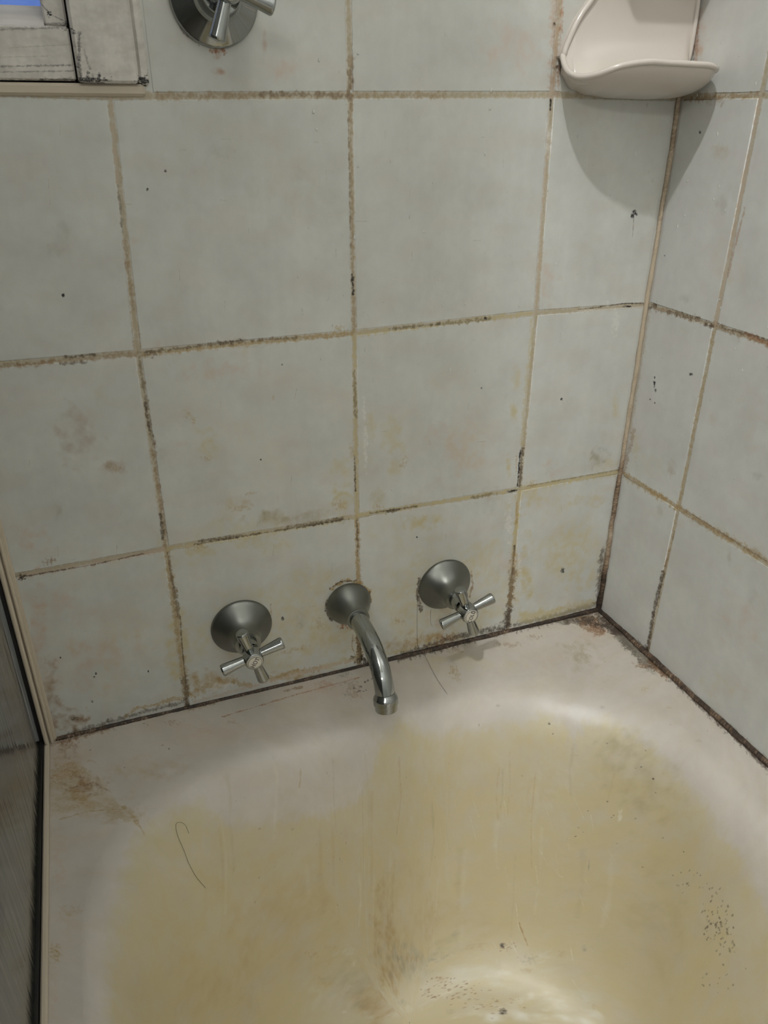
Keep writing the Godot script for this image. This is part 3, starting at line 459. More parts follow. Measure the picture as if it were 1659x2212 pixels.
const TUB_COARSE := [
	[4, 3, 0.55, 1.1, 6.5, [44.2, 193.8, 48.9, 155.4, 48.8, 127.5, 52.8, 107.9, 57.2, 88.6, 66.1, 75.9, 101.8, 66.7, 114.2, 81.5, 149.2, 88.8, 188, 90.3, 228.6, 84, 244.7, 71, 261, 54.1, 283.4, 47.4, 318.1, 59.3, 377.6, 68, 415.9, 71.3, 428.2, 82.6, 427.8, 95.4, 442.3, 85.2, 453.5, 95.3, 459.5, 119.2, 457.4, 157.7, 456.7, 195.7, 454.9, 226, 452.4, 246.3, 450.2, 269.6, 423.6, 332.2, 358.8, 384.5, 218.7, 286.2, 32, 297.8]],
	[4, 3, 0.38, 1.4, 12.5, [66.3, 176.5, 69.2, 129, 95.7, 99.5, 161.5, 106.4, 238.7, 107.1, 300, 76.5, 355.4, 96.9, 423.2, 116.5, 442.9, 121.1, 446.9, 156, 438.6, 207.7, 418.5, 265, 385.5, 328.2, 221.3, 279.7, 43.9, 258.5]],
	[0, 11, 0.3, 0.8, 0.9, [444.1, 145.5, 11.8, 11.8, -14.4, 18.8]],
	[0, 11, 0.3, 0.8, 0.9, [445.9, 116.4, 8.1, 9.2, -7.5, 11.7]],
	[0, 10, 0.2, 0.8, 0.9, [292.9, 166.7, 48.5, 2.9, -1.4, 29.3]],
	[0, 3, 0.3, 0.8, 0.9, [358.3, 169.6, 23.4, 8.8, -7.3, 15.7]],
	[0, 10, 0.55, 0.8, 0.9, [246.4, 168.5, 14.9, 1.6, -7.2, 30.6]],
	[0, 10, 0.5, 0.8, 0.9, [243.7, 190, 21.3, 1.7, -10.4, 17.2]],
	[0, 10, 0.5, 0.8, 0.9, [210.9, 206.2, 10.1, 6.5, 0.3, 12.9]],
	[0, 10, 0.16, 0.8, 0.9, [159.6, 143.8, 36.4, 15.9, 7.2, 28.4]],
	[0, 10, 0.16, 0.8, 0.9, [125.9, 157.3, 37.9, 5.9, 6.1, 20.3]],
	[0, 6, 0.35, 0.8, 0.9, [276.6, 187.7, 47.5, 0.7, -1.6, 9.6]],
	[0, 6, 0.22, 0.8, 0.9, [201.4, 190.2, 10.3, 5.6, 1.6, 11.4]],
	[0, 5, 0.55, 0.8, 0.9, [331.5, 233, 15.4, 7.2, -5.6, 8.6]],
	[0, 9, 0.35, 0.8, 0.9, [322.8, 204.4, 12.7, 10.4, -3.3, 9.5]],
	[0, 9, 0.2, 0.8, 0.9, [346.4, 230.9, 13.6, 3.4, -5.7, 7.2]],
	[0, 9, 0.25, 0.8, 0.9, [191.8, 192.3, 11.8, 7.1, 1.3, 8.1]],
	[0, 11, 0.14, 0.8, 0.9, [403.9, 212.6, 19.4, 21.3, -16.9, 23.7]],
	[0, 3, 0.25, 0.8, 0.9, [112.7, 86.6, 27, 5.2, 0.3, 8.7]],
	[0, 3, 0.35, 0.8, 0.9, [279.9, 58.7, 21, 2.6, -2.1, 11.8]],
	[0, 3, 0.3, 0.8, 0.9, [416.6, 89.7, 18.1, 6.5, -3.9, 10.1]],
	[0, 11, 0.28, 0.8, 0.9, [465.8, 42, 13.8, 4.2, -11.7, 15.8]],
	[0, 4, 0.3, 0.8, 0.9, [430.1, 36.3, 22.5, 6.3, -5.3, 7.8]],
	[0, 10, 0.22, 0.8, 0.9, [72.7, 43.4, 22.5, 7.2, -1.9, 4.8]],
	[0, 10, 0.16, 0.8, 0.9, [88.7, 41.4, 15.9, 5.9, -2.2, 5.6]],
	[0, 4, 0.2, 0.8, 0.9, [147.2, 67.6, 41.7, 10, -1.2, 5.8]],
	[1, 10, 0.153535, 0.8, 0.9, [2.8, 1.7, 180, 101.7, 176.5, 124.6, 181.9, 147.1]],
	[1, 10, 0.158857, 0.8, 0.9, [2.7, 1.6, 194.8, 99.3, 192.5, 115.6, 189.8, 131.9]],
	[1, 11, 0.194018, 0.8, 0.9, [1.8, 1.1, 121.3, 60.8, 120.1, 83.5, 125.4, 107]],
	[1, 9, 0.170366, 0.8, 0.9, [2.7, 1.6, 227.9, 122.5, 226, 151.5, 220.5, 179.5]],
	[1, 3, 0.123775, 0.8, 0.9, [1.4, 0.8, 152.7, 83.7, 155, 103.3, 163.2, 124.9]],
	[1, 5, 0.130414, 0.8, 0.9, [2.9, 1.7, 261.4, 120.8, 256.5, 145.3, 252.2, 169.9]],
	[1, 9, 0.124779, 0.8, 0.9, [2.9, 1.8, 235.2, 96.7, 236, 112.2, 233.8, 127.6]],
	[1, 3, 0.155086, 0.8, 0.9, [1.8, 1.1, 347.3, 145, 339.5, 168.4, 331.5, 190]],
	[1, 5, 0.123867, 0.8, 0.9, [1.8, 1.1, 167.8, 116.9, 170, 125.7, 172.6, 134.6]],
	[1, 3, 0.183692, 0.8, 0.9, [1.5, 0.9, 410.2, 132.8, 392.6, 161.3, 373.3, 187.9]],
	[1, 5, 0.174715, 0.8, 0.9, [1.4, 0.8, 114.3, 78.6, 119.4, 102.2, 122, 125.1]],
	[1, 10, 0.171448, 0.8, 0.9, [2.4, 1.5, 243.6, 82.9, 239, 110.2, 235.1, 138.6]],
	[1, 5, 0.241872, 0.8, 0.9, [2, 1.2, 150.6, 56.5, 147.1, 77.4, 147.6, 97.5]],
	[1, 11, 0.126667, 0.8, 0.9, [1.9, 1.1, 240.6, 61.8, 238.9, 89.5, 234.6, 119.1]],
	[1, 5, 0.171074, 0.8, 0.9, [1.7, 1, 405.2, 170.1, 392.5, 186.2, 377.4, 200.8]],
	[1, 11, 0.143638, 0.8, 0.9, [1.9, 1.1, 344.1, 132.4, 337.9, 150.7, 332, 169]],
	[1, 9, 0.178834, 0.8, 0.9, [2.1, 1.2, 399.5, 103.2, 389.4, 122.1, 378.5, 141.2]],
	[1, 10, 0.149533, 0.8, 0.9, [1.7, 1, 112.8, 84.2, 116.8, 99.5, 118.7, 114.5]],
	[1, 10, 0.133525, 0.8, 0.9, [2, 1.2, 392.2, 106.8, 386.4, 114.6, 384.1, 123.8]],
	[1, 5, 0.148019, 0.8, 0.9, [1.7, 1, 366.5, 123.1, 360.2, 136.7, 355.6, 151.2]],
	[1, 5, 0.162709, 0.8, 0.9, [2.9, 1.8, 239.3, 132.9, 235.1, 148.1, 231.9, 163.4]],
	[1, 11, 0.215578, 0.8, 0.9, [1.8, 1.1, 427.8, 96.7, 419.3, 109, 413.8, 122.8]],
	[1, 5, 0.217654, 0.8, 0.9, [2.5, 1.5, 221.2, 132, 219.7, 147.2, 213.7, 161.7]],
	[1, 5, 0.185361, 0.8, 0.9, [1.7, 1, 386.3, 135.9, 373.8, 160.5, 358.5, 183.6]],
	[1, 9, 0.197076, 0.8, 0.9, [1.9, 1.1, 230.9, 64.2, 230.4, 75.9, 224.6, 87.7]],
	[1, 11, 0.236803, 0.8, 0.9, [2.2, 1.3, 317.4, 100.2, 319.3, 121, 311.7, 140.6]],
	[1, 9, 0.143407, 0.8, 0.9, [2.1, 1.2, 336.6, 97.6, 337, 124.6, 333.5, 152.1]],
	[1, 11, 0.175959, 0.8, 0.9, [2, 1.2, 399.4, 158.4, 387.1, 176.4, 373.3, 192.8]],
	[1, 5, 0.121293, 0.8, 0.9, [1.3, 0.8, 346.4, 133.7, 336.7, 160.2, 327.8, 185.9]],
	[1, 3, 0.10917, 0.8, 0.9, [2.2, 1.3, 153.1, 54.9, 147.4, 66.9, 150, 78.6]],
	[0, 10, 0.4, 0.7, 0.9, [29.9, 39.2, 15.9, 2.6, -0.5, 22.3]],
	[0, 10, 0.3, 0.7, 0.9, [36.4, 53.4, 20, 3.2, -0.4, 15.3]],
	[0, 4, 0.4, 0.7, 0.9, [29.7, 18.6, 11.9, 3.6, -7.6, 22.8]],
	[0, 10, 0.25, 0.7, 0.9, [47.2, 69.3, 15.6, 1.9, -0.2, 7.8]],
	[0, 4, 0.3, 0.7, 0.9, [127.7, 22.2, 54, 20.6, -6.5, 10.5]],
	[0, 4, 0.35, 0.7, 0.9, [238.3, 14.7, 39.2, 9.9, -6.5, 10.1]],
	[0, 4, 0.4, 0.7, 0.9, [495, 22.5, 21.2, 11.9, -12.7, 18.4]],
	[0, 3, 0.25, 0.7, 0.9, [361.8, 18.1, 51.4, 12.2, -3.4, 9.6]]]
const TUB_FINE := [
	[1, 11, 0.215213, 0.8, 0.9, [3.7, 2.2, 931.1, 326.8, 917.6, 442.2, 902.3, 561.4]],
	[1, 10, 0.197483, 0.8, 0.9, [2.9, 1.7, 1545.3, 346.5, 1521.1, 421.2, 1487.3, 494.7]],
	[1, 10, 0.253832, 0.8, 0.9, [6.6, 4, 1115.9, 271.5, 1116.3, 358.6, 1084.3, 446.2]],
	[1, 10, 0.111193, 0.8, 0.9, [3.8, 2.3, 1763.2, 492.9, 1736.6, 525.8, 1705.6, 555.7]],
	[1, 3, 0.128311, 0.8, 0.9, [2.8, 1.7, 1451.6, 580.4, 1428.5, 618.2, 1417.7, 661]],
	[1, 9, 0.203577, 0.8, 0.9, [3.2, 1.9, 1208.1, 385.9, 1204.1, 441.1, 1181.7, 494.7]],
	[1, 10, 0.126754, 0.8, 0.9, [6.5, 3.9, 1065.4, 507.7, 1041.1, 609.1, 1027, 709.6]],
	[1, 5, 0.134594, 0.8, 0.9, [8.3, 5, 1298.9, 579.7, 1285.3, 660.1, 1277.9, 738.3]],
	[1, 3, 0.167975, 0.8, 0.9, [3.7, 2.2, 668.4, 429.7, 684.2, 483.6, 696.2, 536.4]],
	[1, 10, 0.259533, 0.8, 0.9, [2.4, 1.5, 1587.4, 413.5, 1533.1, 518, 1484.8, 627.1]],
	[1, 11, 0.118461, 0.8, 0.9, [2.4, 1.5, 1467.1, 587.6, 1411.1, 702.4, 1356.4, 806.6]],
	[1, 10, 0.195954, 0.8, 0.9, [2.6, 1.6, 1511.7, 372.6, 1486.6, 428.9, 1468.9, 489.5]],
	[1, 11, 0.228599, 0.8, 0.9, [4.5, 2.7, 824.4, 245.5, 801, 324.3, 796.1, 409]],
	[1, 5, 0.113241, 0.8, 0.9, [2.3, 1.4, 1528.9, 376.1, 1485.4, 474.9, 1440.9, 576.8]],
	[1, 11, 0.21101, 0.8, 0.9, [2.8, 1.7, 1517.4, 379.5, 1498.2, 436.7, 1469, 491.3]],
	[1, 11, 0.225052, 0.8, 0.9, [3.8, 2.3, 1361.4, 424.6, 1344.3, 468.8, 1360.2, 518.4]],
	[0, 6, 0.263821, 1, 0.8, [1247.6, 815.9, 2.1, 2.6, -2.4, 10.4]],
	[0, 9, 0.356467, 1, 0.8, [1296.5, 894.9, 3.6, 1.6, -3.7, 7.9]],
	[0, 3, 0.265712, 1, 0.8, [1329.6, 942.2, 6.2, 3.6, -5.9, 8.6]],
	[0, 3, 0.263249, 1, 0.8, [897.1, 749.5, 49.3, 6.4, -6.4, 8.5]],
	[0, 9, 0.303344, 1, 0.8, [1194.2, 776.7, 90.5, -2, 3.7, 7.9]],
	[0, 10, 0.161316, 1, 0.8, [750.9, 724.6, 9.3, 5.2, 2.1, 10.4]],
	[0, 3, 0.248088, 1, 0.8, [1275.5, 720.8, 42.7, 4.7, 2.6, 10.1]],
	[0, 6, 0.271608, 1, 0.8, [1379.8, 824, 11.5, 4, -5, 9.6]],
	[0, 3, 0.181687, 1, 0.8, [1269.8, 919.1, 6.5, 4.7, -4.6, 10.4]],
	[0, 5, 0.335881, 1, 0.8, [1344.6, 927.2, 5.6, 3.6, -3.8, 5.6]],
	[0, 3, 0.251988, 1, 0.8, [1310.4, 848.8, 5.9, 3.7, -2.5, 5.9]],
	[0, 3, 0.376655, 1, 0.8, [806.7, 791.7, 12.6, 8, 0.4, 4.8]],
	[0, 10, 0.371943, 1, 0.8, [767.8, 743.7, 14.9, 8.6, 1.1, 5.7]],
	[0, 3, 0.279058, 1, 0.8, [1288.8, 858.8, 8.2, 6.3, -4.3, 10.7]],
	[0, 5, 0.30799, 1, 0.8, [1261.7, 845.9, 3.3, 3.9, -1.8, 5.8]],
	[0, 10, 0.369894, 1, 0.8, [1364.8, 843.7, 9.9, 3.5, -3.2, 6.2]],
	[0, 10, 0.29671, 1, 0.8, [1269.4, 803, 7.3, 7.8, -2.1, 7.8]],
	[0, 5, 0.35335, 1, 0.8, [802.4, 723.8, 5.9, 3.1, 1.4, 10.1]],
	[0, 9, 0.315909, 1, 0.8, [1396.9, 836, 11.6, 5.1, -2.1, 3.8]],
	[0, 3, 0.364824, 1, 0.8, [913, 762.2, 22.1, 2.6, -9.4, 10.7]],
	[0, 10, 0.208578, 1, 0.8, [759.4, 672.4, 14.9, 7.3, 1.2, 5.6]],
	[0, 6, 0.349232, 1, 0.8, [1458.2, 838.4, 3.6, 1.9, -6.8, 9.1]],
	[0, 9, 0.193406, 1, 0.8, [1350.6, 914.6, 2, 1.4, -3, 4.4]],
	[0, 5, 0.222593, 1, 0.8, [801.7, 770.9, 9.2, 5.5, 1.1, 8.6]],
	[0, 3, 0.162609, 1, 0.8, [1155.8, 780.8, 65, -1.5, 1.1, 6.4]],
	[0, 6, 0.264392, 1, 0.8, [844.4, 821.1, 4.1, 2.7, 0.2, 7.9]],
	[0, 6, 0.271079, 1, 0.8, [1254.9, 881.1, 4.2, 4.8, -2.7, 7.5]],
	[0, 9, 0.329343, 1, 0.8, [794.6, 696.1, 25.7, 6.4, -1.8, 10.7]],
	[0, 10, 0.269549, 1, 0.8, [1427.2, 835.1, 5.3, 4.1, -6.6, 9.8]],
	[0, 10, 0.207924, 1, 0.8, [1299.9, 888.9, 7.2, 3.2, -2.7, 5.7]],
	[0, 3, 0.203145, 1, 0.8, [881.4, 795.9, 19.7, 2.3, -12.5, 7]],
	[0, 9, 0.246714, 1, 0.8, [828.7, 828.7, 4.5, 3.2, 0.2, 4.9]],
	[0, 5, 0.355898, 1, 0.8, [718.5, 664.6, 14, 7.2, 1.2, 4.9]],
	[0, 5, 0.30763, 1, 0.8, [1121, 843.2, 220.4, -9.1, 3, 8.5]],
	[0, 3, 0.177247, 1, 0.8, [691.1, 676.7, 9.7, 4.9, 1.8, 7.4]],
	[0, 10, 0.166326, 1, 0.8, [1391.8, 937.3, 2.7, 0.7, -6.1, 7.4]],
	[0, 3, 0.209806, 1, 0.8, [1378.5, 872.8, 6.7, 5.2, -6.2, 9.7]],
	[0, 9, 0.35611, 1, 0.8, [750.9, 744.4, 7.9, 4.6, 0.9, 4.6]],
	[0, 6, 0.291173, 1, 0.8, [995.5, 833.9, 69.9, -0.3, -16.9, 8.3]],
	[0, 10, 0.379946, 1, 0.8, [1145.6, 746.5, 62.4, 0.3, -0.2, 7.9]],
	[0, 5, 0.329241, 1, 0.8, [801.1, 809.2, 5, 3.3, 0.5, 4.2]],
	[0, 10, 0.331189, 1, 0.8, [724.7, 668.8, 14.4, 7.5, 2, 7.7]],
	[0, 10, 0.290859, 1, 0.8, [921.4, 793.4, 32.3, 3.1, -6.7, 4.7]],
	[0, 10, 0.222052, 1, 0.8, [1317.9, 761, 6.8, 4.8, -2.9, 8.2]],
	[0, 9, 0.280483, 1, 0.8, [1392.5, 922.8, 8, 2, -6.8, 8.5]],
	[0, 3, 0.33312, 1, 0.8, [1435.1, 860.4, 5, 2.7, -5.3, 7]],
	[0, 3, 0.367261, 1, 0.8, [872.9, 874, 27.6, 7.3, -11.8, 8.1]],
	[0, 3, 0.245628, 1, 0.8, [687.3, 664.6, 19.5, 9.8, 1.6, 6.1]],
	[0, 9, 0.295813, 1, 0.8, [1129.2, 729.6, 23.4, 0.5, -0.5, 5.4]],
	[0, 10, 0.278143, 1, 0.8, [864.2, 844.1, 15.3, 1.6, -18.4, 7.5]],
	[0, 9, 0.325734, 1, 0.8, [887.4, 806.8, 21.8, 2.2, -9.4, 4.4]],
	[0, 10, 0.174172, 1, 0.8, [1329.8, 764.4, 9.3, 6.4, -4, 10.4]],
	[0, 5, 0.162409, 1, 0.8, [1336.9, 811.4, 2.9, 1.7, -4.2, 9.7]],
	[0, 9, 0.277582, 1, 0.8, [1407.1, 825.4, 12.9, 6.5, -5.4, 9.1]],
	[0, 3, 0.221006, 1, 0.8, [1245.3, 823.2, 5.7, 7.4, -1, 4.4]],
	[0, 10, 0.218214, 1, 0.8, [831.3, 810.6, 11.2, 6.9, 0.5, 8.7]],
	[0, 6, 0.153023, 1, 0.8, [750.5, 724.9, 9, 5.1, 1, 5.2]],
	[0, 9, 0.250295, 1, 0.8, [834.3, 842.2, 9.3, 7, 0.2, 7.5]],
	[0, 6, 0.351691, 1, 0.8, [1021, 740.3, 53.5, 3.5, -3.2, 8.4]],
	[0, 6, 0.282349, 1, 0.8, [1267.4, 752.2, 23.4, 5.3, -1.8, 7.8]],
	[0, 10, 0.55, 0.9, 0.8, [113.2, 129.5, 52.4, 14.5, -16, 52.2]],
	[0, 2, 0.45, 0.9, 0.8, [147.5, 176, 40, 10.3, -9.3, 37.1]],
	[0, 10, 0.5, 0.9, 0.8, [123.5, 203.2, 23.1, 3.7, -0.5, 27.5]],
	[0, 10, 0.3, 0.9, 0.8, [109.8, 244.6, 34.4, 6.4, 0.1, 29.1]],
	[0, 10, 0.35, 0.9, 0.8, [166.9, 250.3, 54.1, 6.7, -0.7, 26.1]],
	[0, 10, 0.4, 0.9, 0.8, [208.2, 287.2, 35.6, 4.3, -0.5, 21.3]],
	[0, 2, 0.35, 0.9, 0.8, [130.9, 31.9, 35.8, 11.1, -9.9, 36.7]],
	[0, 4, 0.5, 0.9, 0.8, [101.1, 454.6, 12.1, -0.7, 2.1, 30.6]],
	[0, 10, 0.3, 0.9, 0.8, [124.7, 529.8, 17.5, -2.4, 0.3, 16]],
	[0, 10, 0.65, 0.9, 0.8, [95.8, 640.8, 10.4, -3.1, -0.5, 23.4]],
	[0, 4, 0.4, 0.9, 0.8, [97.6, 382.2, 13.5, 0.9, 1.9, 54.2]],
	[0, 4, 0.25, 0.9, 0.8, [125.7, 575.4, 20.5, -3, 1.5, 62.3]],
	[0, 4, 0.4, 0.9, 0.8, [93.7, 743.2, 6.6, -2, -0.9, 42.4]],
	[1, 10, 0.5, 1, 0.5, [5.9, 3.6, 214.4, 264.3, 234.8, 305.9, 252.1, 340.7]],
	[1, 2, 0.5, 1.2, 0.5, [3.8, 2.5, 110.5, 176.6, 163.9, 167.8, 198.3, 211.5]],
	[1, 10, 0.5, 1.2, 0.5, [2.2, 2.2, 93.4, 285.1, 144.1, 266.9, 198, 267.1]],
	[1, 1, 0.75, 1.1, 0.8, [11.8, 8.8, 122.6, 4.3, 218.7, 1.4, 303.2, -3.2]],
	[1, 2, 0.55, 1.1, 0.9, [12.8, 9.9, 122.2, 15.9, 270.7, 7.2]],
	[1, 1, 0.5, 1.1, 0.5, [5, 5, 303.1, -1.1, 497.3, 1, 797.7, 0.4, 1076.4, -12.3]],
	[1, 2, 0.5, 1.2, 0.5, [7.9, 4.7, 507.2, 8.6, 675.3, -2]],
	[1, 7, 0.45, 1.2, 0.5, [2.5, 2.5, 572.2, 63.7, 700.1, 54.3, 831.9, 45.3, 931.6, 42, 1068.5, 37.2]],
	[1, 2, 0.5, 1.2, 0.5, [4.7, 4.7, 798.8, 24.1, 862.9, 23.2]],
	[0, 6, 0.55, 0.9, 0.7, [1019.2, 11.8, 20.1, 5.4, -9.3, 16]],
	[0, 6, 0.4, 0.9, 0.7, [1021.3, 57.9, 20.8, 5, -11.5, 18.5]],
	[0, 7, 0.22, 0.9, 0.7, [942.8, 37.5, 35.6, 9.9, -10.1, 15.8]],
	[0, 2, 0.3, 0.9, 0.7, [1014.3, 82.5, 23.1, 5.7, -15.3, 24.1]],
	[0, 6, 0.4, 0.9, 0.7, [987.1, 84.8, 14.9, 3.5, -8.6, 12.2]],
	[0, 4, 0.5, 0.9, 0.7, [911.1, 47.9, 41.9, 11, -8.4, 12.6]],
	[0, 4, 0.45, 0.9, 0.7, [491, 100.6, 27.2, 10.7, -9.5, 18.8]],
	[0, 4, 0.4, 0.9, 0.7, [594.2, 115, 17.3, 5, -10.1, 13.2]],
	[0, 2, 0.2, 0.9, 0.7, [582.1, 91.2, 17, 5.3, -7.3, 9.9]],
	[0, 2, 0.25, 0.9, 0.7, [432.1, 39.7, 23.4, 8.1, -5.5, 9.9]],
	[0, 10, 0.6, 0.9, 0.7, [1400.5, 92.2, 17, 4, -9.1, 21.5]],
	[0, 10, 0.4, 0.9, 0.7, [1406.1, 116.8, 12.9, 3, -6.3, 15]],
	[0, 3, 0.4, 0.9, 0.7, [1357.3, 40.6, 42.8, 10.3, -5.8, 12.8]],
	[0, 2, 0.35, 0.9, 0.7, [1438.1, 24.1, 34.5, 8.3, -4.1, 9.9]],
	[0, 2, 0.3, 0.9, 0.7, [1636.7, 51.5, 46.9, 12.2, -4.8, 10.1]],
	[0, 2, 0.3, 0.9, 0.7, [1740, 45.3, 32.7, 8.4, -5.5, 8.5]],
	[0, 5, 0.5, 0.9, 0.7, [1619.2, -8.5, 31.6, 11.9, -7.5, 14.3]],
	[0, 11, 0.4, 0.9, 0.7, [1851, 160.5, 36.7, 11.3, -16.3, 22.2]],
	[0, 11, 0.35, 0.9, 0.7, [1855.8, 116.4, 52.6, 15.3, -11.8, 16.6]],
	[0, 10, 0.35, 0.9, 0.7, [1934.3, 379.1, 9.7, 8.5, -8.3, 6.3]],
	[0, 6, 0.3, 0.9, 0.7, [1816.5, 348.6, 5.6, 6.4, -3.1, 5.7]],
	[0, 10, 0.3, 0.9, 0.7, [1938.8, 464.8, 9, 8.2, -5.6, 3.3]],
	[0, 6, 0.5, 0.9, 0.7, [1541, 234, 7.3, 2, -0.6, 4.2]],
	[0, 6, 0.5, 0.9, 0.7, [1919.1, 218.8, 3.2, 3, -2.3, 3.3]],
	[0, 6, 0.3, 0.9, 0.7, [1915.5, 585.9, 9.5, 9.5, -5, 2.7]],
	[1, 1, 0.7, 1.1, 0.8, [11.8, 11.8, 1221.7, 7.4, 1400.3, 4, 1568, -0.9, 1681.6, -0.1]],
	[1, 1, 0.7, 1.1, 0.8, [12.3, 16.4, 1681.6, -0.1, 1856.1, 3, 2029.8, 17.6]],
	[1, 6, 0.6, 1, 0.5, [23.4, 23.4, 1873.1, 7.4, 2019.3, 32.9]],
	[0, 2, 0.7425, 0.5, 0.35, [1996.6, 51.2, 47.3, 42.4, -28.4, 25.4]],
	[0, 7, 0.3375, 0.5, 0.35, [1986.3, 80.9, 20.2, 29.8, -26.7, 23.2]],
	[0, 1, 0.81, 0.5, 0.35, [2033.8, 139.9, 3.7, 76.4, -25.3, 9.8]],
	[0, 1, 0.7425, 0.5, 0.35, [1977, 35, 51.8, 13.7, -12.5, 18.8]],
	[0, 6, 1, 0.5, 0.35, [2026.1, 228.9, 4.2, 69.5, -23.7, 6.8]],
	[0, 1, 0.81, 0.5, 0.35, [2027.1, 201.1, 3.3, 70.1, -16.9, 3.8]],
	[0, 1, 0.7425, 0.5, 0.35, [2018.2, 308.5, 1.9, 46.4, -19.1, 1.7]],
	[0, 6, 0.54, 0.5, 0.35, [2010.3, 327.1, 0.6, 40.3, -25.8, 3.3]],
	[0, 2, 0.675, 0.5, 0.35, [2027.5, 369.6, 0, 51.8, -14.5, -1.7]],
	[0, 2, 0.54, 0.5, 0.35, [2001, 313, 23.5, 33.2, -9.1, 7]],
	[0, 5, 0.945, 0.5, 0.35, [2021.7, 58.1, 3.7, 19.2, -8.8, 5.5]],
	[0, 5, 0.81, 0.5, 0.35, [2045.5, 111.3, 3.2, 15.3, -8, 5.2]],
	[0, 5, 0.81, 0.5, 0.35, [2037.9, 385.4, 0.1, 27.8, -8.6, -0.8]],
	[1, 1, 0.75, 0.8, 0.8, [19.8, 17.8, 2030.5, 59.9, 2038.8, 301.7, 2040.8, 531.6, 2040.5, 733.9, 2038.6, 836.3]],
	[1, 1, 0.6, 0.55, 0.35, [25.3, 20.3, 2019.6, 49.8, 2032, 129.3, 2039.8, 230.2, 2034.1, 328.9]],
	[1, 6, 0.8, 0.55, 0.35, [20.1, 16, 2022.2, 167.6, 2024.1, 238.1, 2022.9, 296.9]],
	[1, 1, 0.45, 0.55, 0.35, [12.8, 10.2, 2017.4, 186.3, 2015.5, 252.2]],
	[1, 1, 0.5, 0.55, 0.35, [17.2, 13.8, 1896.1, 17.7, 1968.6, 41.6, 2009.2, 89.9]],
	[1, 2, 0.5, 0.55, 0.35, [21.6, 17.3, 1948.2, 53.5, 1985.7, 98.5]],
	[1, 2, 0.6, 0.55, 0.35, [12.6, 10.1, 2029.2, 318.9, 2035.6, 398.2]],
	[2, 1, 0.6, 34, 2.85, [1719.4, 910.2, 29.4, 15.7, -13.5, 78.8]],
	[2, 1, 0.6, 46, 3.28, [1692.3, 967.3, 33.8, 17.2, -7.7, 44.1]],
	[2, 1, 0.5, 16, 2.78, [1649.2, 1034.5, 60.5, 20.7, -3.8, 44.2]],
	[2, 1, 0.5, 16, 2.52, [1707.3, 810.3, 32.8, 41.6, -15.5, 22]],
	[2, 2, 0.7, 60, 1.87, [1267.2, 825.8, 23.5, 25.4, -8, 25.7]],
	[2, 2, 0.6, 30, 1.85, [1285.1, 862.9, 23.4, 19.5, -11.5, 29.1]],
	[2, 2, 0.5, 12, 1.88, [1306.7, 910.2, 28.1, 12.4, -12.2, 23.6]],
	[2, 2, 0.5, 26, 2.96, [1187.3, 456.7, 916.8, 125.4, -21.2, 243.5]],
	[2, 1, 0.6, 16, 2.01, [1702, 541.9, 101.6, 95.3, -77.3, 118.1]],
	[2, 1, 0.6, 8, 2.51, [267.4, 54.7, 164.3, 53.6, -28.1, 90.4]],
	[2, 1, 0.8, 7, 3.95, [1036, 75.4, 33.9, 7.7, -10.3, 15.2]],
	[2, 2, 0.6, 12, 2.44, [1355.6, 779.2, 22.4, 12.1, -5.9, 13.3]],
	[2, 2, 0.5, 14, 1.79, [599.9, 383.8, 217.1, 64.7, 14, 114.1]],
	[0, 1, 0.8, 0.7, 0.6, [1662.5, 315.4, 4.4, 1.6, -1, 3.2]],
	[0, 1, 0.8, 0.7, 0.6, [1664.7, 341.2, 2.5, 0.9, -0.7, 1.8]],
	[0, 1, 0.8, 0.7, 0.6, [1793.2, 574.1, 1.8, 1.9, -1.7, 2.2]],
	[0, 1, 0.8, 0.7, 0.6, [1081.3, 54.9, 4.5, 1.1, -2.5, 4.2]],
	[0, 1, 0.8, 0.7, 0.6, [1069.6, 57.3, 4.5, 1.1, -2.4, 4.1]],
	[0, 1, 0.8, 0.7, 0.6, [1098.6, 52, 3.8, 0.9, -1.9, 3.5]],
	[0, 1, 0.8, 0.7, 0.6, [1357.3, 780.1, 3.9, 2.1, -2.6, 6]],
	[0, 1, 0.8, 0.7, 0.6, [1297.4, 911.7, 4.6, 2, -4.3, 8.2]],
	[0, 1, 0.8, 0.7, 0.6, [1735, 740.9, 1.3, 1.2, -1.1, 1.4]],
	[1, 10, 0.8, 0.6, 0.5, [1.3, 1.7, 1403.2, 741.9, 1396.9, 772.1, 1392.6, 795.3]],
	[1, 10, 0.35, 1, 0.5, [4, 2.7, 689, 263.7, 665.4, 298]],
	[1, 5, 0.5, 0.5, 0.5, [4.7, 4.7, 1706.2, 595.1, 1690.4, 611.5]],
	[1, 6, 0.5, 0.6, 0.5, [1.4, 0.9, 1592, 665.3, 1577.2, 684]],
	[1, 5, 0.276446, 0.5, 0.5, [0.6, 0.6, 1541.4, 763.6, 1528.5, 801.5]],
	[1, 5, 0.285884, 0.5, 0.5, [0.6, 0.6, 1559.7, 701.4, 1551.2, 724.8]],
	[1, 5, 0.396278, 0.5, 0.5, [0.6, 0.6, 1533.2, 723.6, 1515.3, 761.5]],
	[1, 5, 0.270423, 0.5, 0.5, [0.8, 0.8, 1580.3, 480.6, 1572.5, 548.2]],
	[1, 5, 0.200694, 0.5, 0.5, [0.7, 0.7, 1588.5, 600.9, 1580.2, 622.9]],
	[1, 5, 0.409964, 0.5, 0.5, [0.7, 0.7, 1418.3, 698.3, 1395.2, 760.5]],
	[1, 5, 0.429842, 0.5, 0.5, [0.6, 0.6, 1450.9, 818.6, 1425.2, 861.6]],
	[1, 5, 0.211477, 0.5, 0.5, [0.6, 0.6, 1631.8, 661.8, 1626.1, 689.6]],
	[1, 5, 0.347054, 0.5, 0.5, [0.6, 0.6, 1349.8, 741, 1349.1, 778.6]],
